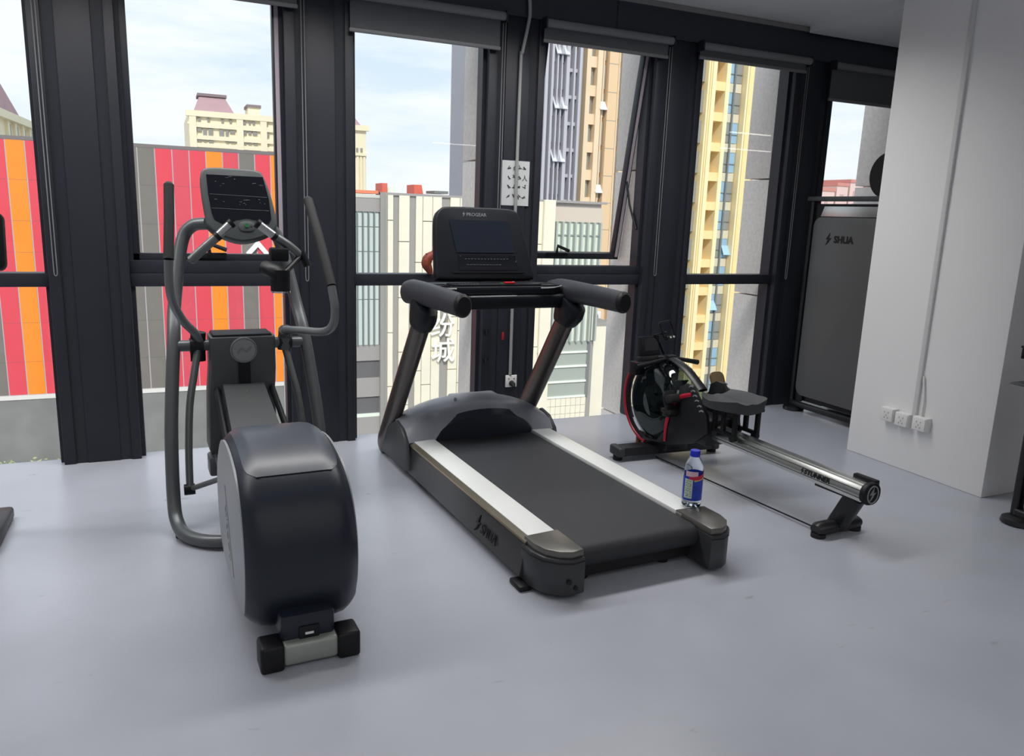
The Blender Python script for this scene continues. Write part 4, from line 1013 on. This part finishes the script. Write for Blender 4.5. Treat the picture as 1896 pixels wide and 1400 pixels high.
for pa, pb, ya_, yb_ in ((366, 371, 217, 226), (384, 388, 218, 226), (410, 414, 220, 228), (425, 429, 221, 228), (450, 455, 224, 231), (461, 464, 225, 231), (468, 472, 225, 231), (490, 496, 227, 234),
                         (365, 373, 236, 243), (376, 382, 238, 262), (386, 394, 237, 264), (406, 414, 240, 257), (418, 423, 240, 265), (426, 435, 241, 247), (447, 456, 234, 249), (460, 465, 236, 249), (468, 476, 236, 250), (488, 498, 238, 254),
                         (362, 373, 253, 262), (427, 436, 258, 265), (448, 456, 260, 268), (460, 466, 261, 268), (470, 477, 261, 269), (492, 498, 262, 270)):
    f = B().box(Xc(pa, ya_), Xc(pb, ya_), .12, .4, Zc(yb_, pa), Zc(ya_, pa)).out('window', m_farw, t)
rb = [(Xc(360), Xc(437)), (Xc(372, 170), Xc(421, 170))]
zr0, zr1 = zt_+.05, Zc(170, 378)
rf = B().loft([[(rb[0][0], 1, zr0), (rb[0][1], 1, zr0), (rb[0][1], 10, zr0), (rb[0][0], 10, zr0)], [(rb[1][0], 4, zr1), (rb[1][1], 4, zr1), (rb[1][1], 7, zr1), (rb[1][0], 7, zr1)]]).out('mansard_roof', m_roof, t, flat=True)
B().box(rb[1][0]-.2, rb[1][1]+.2, 3.7, 7.3, zr1, zr1+.3).out('roof_ridge', m_rooft, rf)
B().box(Xc(465), Xc(488), 3, 6, zt_, zt_+1.2).out('roof_house', m_far, t)
B().box(Xc(463), Xc(490), 2.8, 6.2, zt_+1.2, zt_+1.5).out('roof_house_cap', m_rooft, t)

t = thing('cream_block', 'edge of a cream apartment block at the left of the window behind the treadmill', 'building', (0, Yc, -8))
xa, xb = Xc(560), Xc(679)
zt_ = Zc(232, 668)
B().box(xa, xb, .3, 16, 0, zt_).out('wall_core', m_far, t)
B().box(xa, xb+.3, -.1, .5, zt_-.6, zt_).out('cornice', m_far, t)
B().box(xa, xb, .0, .5, Zc(286, 668)-.15, Zc(286, 668)+.15).out('string_course', m_far, t)
for px in (661, 667, 673): B().box(Xc(px, 300), Xc(px, 300)+.25, .1, .5, 0, Zc(290, 668)).out('pilaster', m_far, t)
for px in (660, 668): B().box(Xc(px), Xc(px+4), .2, .4, Zc(282, 668), Zc(274, 668)).out('window', m_farw, t)
B().loft([[(xb-9, 1, zt_), (xb-.4, 1, zt_), (xb-.4, 10, zt_), (xb-9, 10, zt_)], [(xb-6.5, 4, zt_+3.6), (xb-2.6, 4, zt_+3.6), (xb-2.6, 7, zt_+3.6), (xb-6.5, 7, zt_+3.6)]]).out('mansard_roof', m_roof, t, flat=True)

t = thing('cream_block', 'cream apartment block with hipped mauve roof in the leftmost window above the panels', 'building', (0, Yc, -8))
def onw(f, off=0):
    """point on the receding street front, f = 0..1"""
    a, b_ = atY(-40, 230, 102), atY(63, 230, 130)
    p = a.lerp(b_, f); d = (b_-a); nn = Vector((d.y, -d.x, 0)).normalized()
    return (p.x+nn.x*off, p.y-Yc+nn.y*off)
zt_ = atY(63, 231, 130).z+8
def slab(nm, f0, f1, o0, o1, za, zb, m):
    q = [onw(f0, o0), onw(f1, o0), onw(f1, o1), onw(f0, o1)]
    return B().loft([[(x, y, za) for x, y in q], [(x, y, zb) for x, y in q]]).out(nm, m, t, flat=True)
slab('wall_core', -.3, 1, 0, -16, 0, zt_, m_far)
slab('cornice', -.3, 1.02, .8, -1, zt_-.9, zt_, m_far)
slab('string_course', -.3, 1.01, .4, -1, zt_-4.2, zt_-3.7, m_far)
for f in (.42, .55, .70, .84, .985): slab('pilaster', f-.015, f+.015, .35, -.5, 0, zt_-.9, m_far)
for f in (.48, .62, .77, .92):
    for z in (zt_-3.4, zt_-7.6, zt_-11): slab('window', f-.025, f+.025, .08, -.5, z, z+2.2, m_farw)
q0 = [onw(-.2, -1), onw(.95, -1), onw(.95, -14), onw(-.2, -14)]; q1 = [onw(.1, -3), onw(.77, -3), onw(.77, -10), onw(.1, -10)]
rf = B().loft([[(x, y, zt_) for x, y in q0], [(x, y, zt_+6.0) for x, y in q1]]).out('hipped_roof', m_roof, t, flat=True)
B().loft([[(x, y, zt_+6.0) for x, y in q1], [(x, y, zt_+6.5) for x, y in q1]]).out('roof_ridge', m_rooft, rf, flat=True)

# low hazy blocks seen through the window behind the column
Yd = 150
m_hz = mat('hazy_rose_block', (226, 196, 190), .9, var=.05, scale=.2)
for k, (pa, pb, yt) in enumerate(((1500, 1548, 352), (1548, 1572, 344), (1572, 1600, 338), (1600, 1680, 346))):
    xa, xb = atY(pa, 350, Yd).x, atY(pb, 350, Yd).x
    t = thing('distant_block', ['low hazy pink block far off, leftmost in the window beside the column', 'hazy pink block far off, second from left in the window beside the column', 'tallest hazy pink block far off in the window beside the column', 'hazy pink block far off, next to the white column edge'][k], 'building', (0, Yd, -8), group='distant blocks beyond the column window')
    zt_ = atY(pa, yt, Yd).z+8
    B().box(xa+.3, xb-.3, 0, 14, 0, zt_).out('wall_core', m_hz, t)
    for r in range(3):
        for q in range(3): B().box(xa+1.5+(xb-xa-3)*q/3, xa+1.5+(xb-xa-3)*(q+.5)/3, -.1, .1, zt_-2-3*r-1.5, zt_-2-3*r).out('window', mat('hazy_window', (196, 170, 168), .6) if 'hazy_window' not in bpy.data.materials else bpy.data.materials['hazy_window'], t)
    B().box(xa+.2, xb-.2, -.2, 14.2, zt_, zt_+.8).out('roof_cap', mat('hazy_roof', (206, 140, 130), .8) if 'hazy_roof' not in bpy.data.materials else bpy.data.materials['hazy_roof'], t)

# linear lamps over the far side of the room (seen only as streaks in the glass)
m_led = mat('led_tube', (255, 250, 240), .5, emit=14)
for k, (xa, xb, y) in enumerate(((5.3, 6.3, -6.15), (8.35, 9.2, -.4), (9.9, 11.3, -2.7))):
    t = thing('linear_lamp', ['white linear ceiling lamp reflected as a streak in the window behind the treadmill', 'white linear ceiling lamp reflected as upper streak in the window behind the rower', 'white linear ceiling lamp reflected as lower streak in the window behind the rower'][k], 'lamp', ((xa+xb)/2, y, 2.9), group='linear ceiling lamps')
    h = (xb-xa)/2
    B().box(-h, h, -.04, .04, 0, .065, bev=.005).out('lamp_housing', m_plastic, t)
    B().box(-h+.02, h-.02, -.028, .028, -.012, .001).out('light_diffuser', m_led, t)
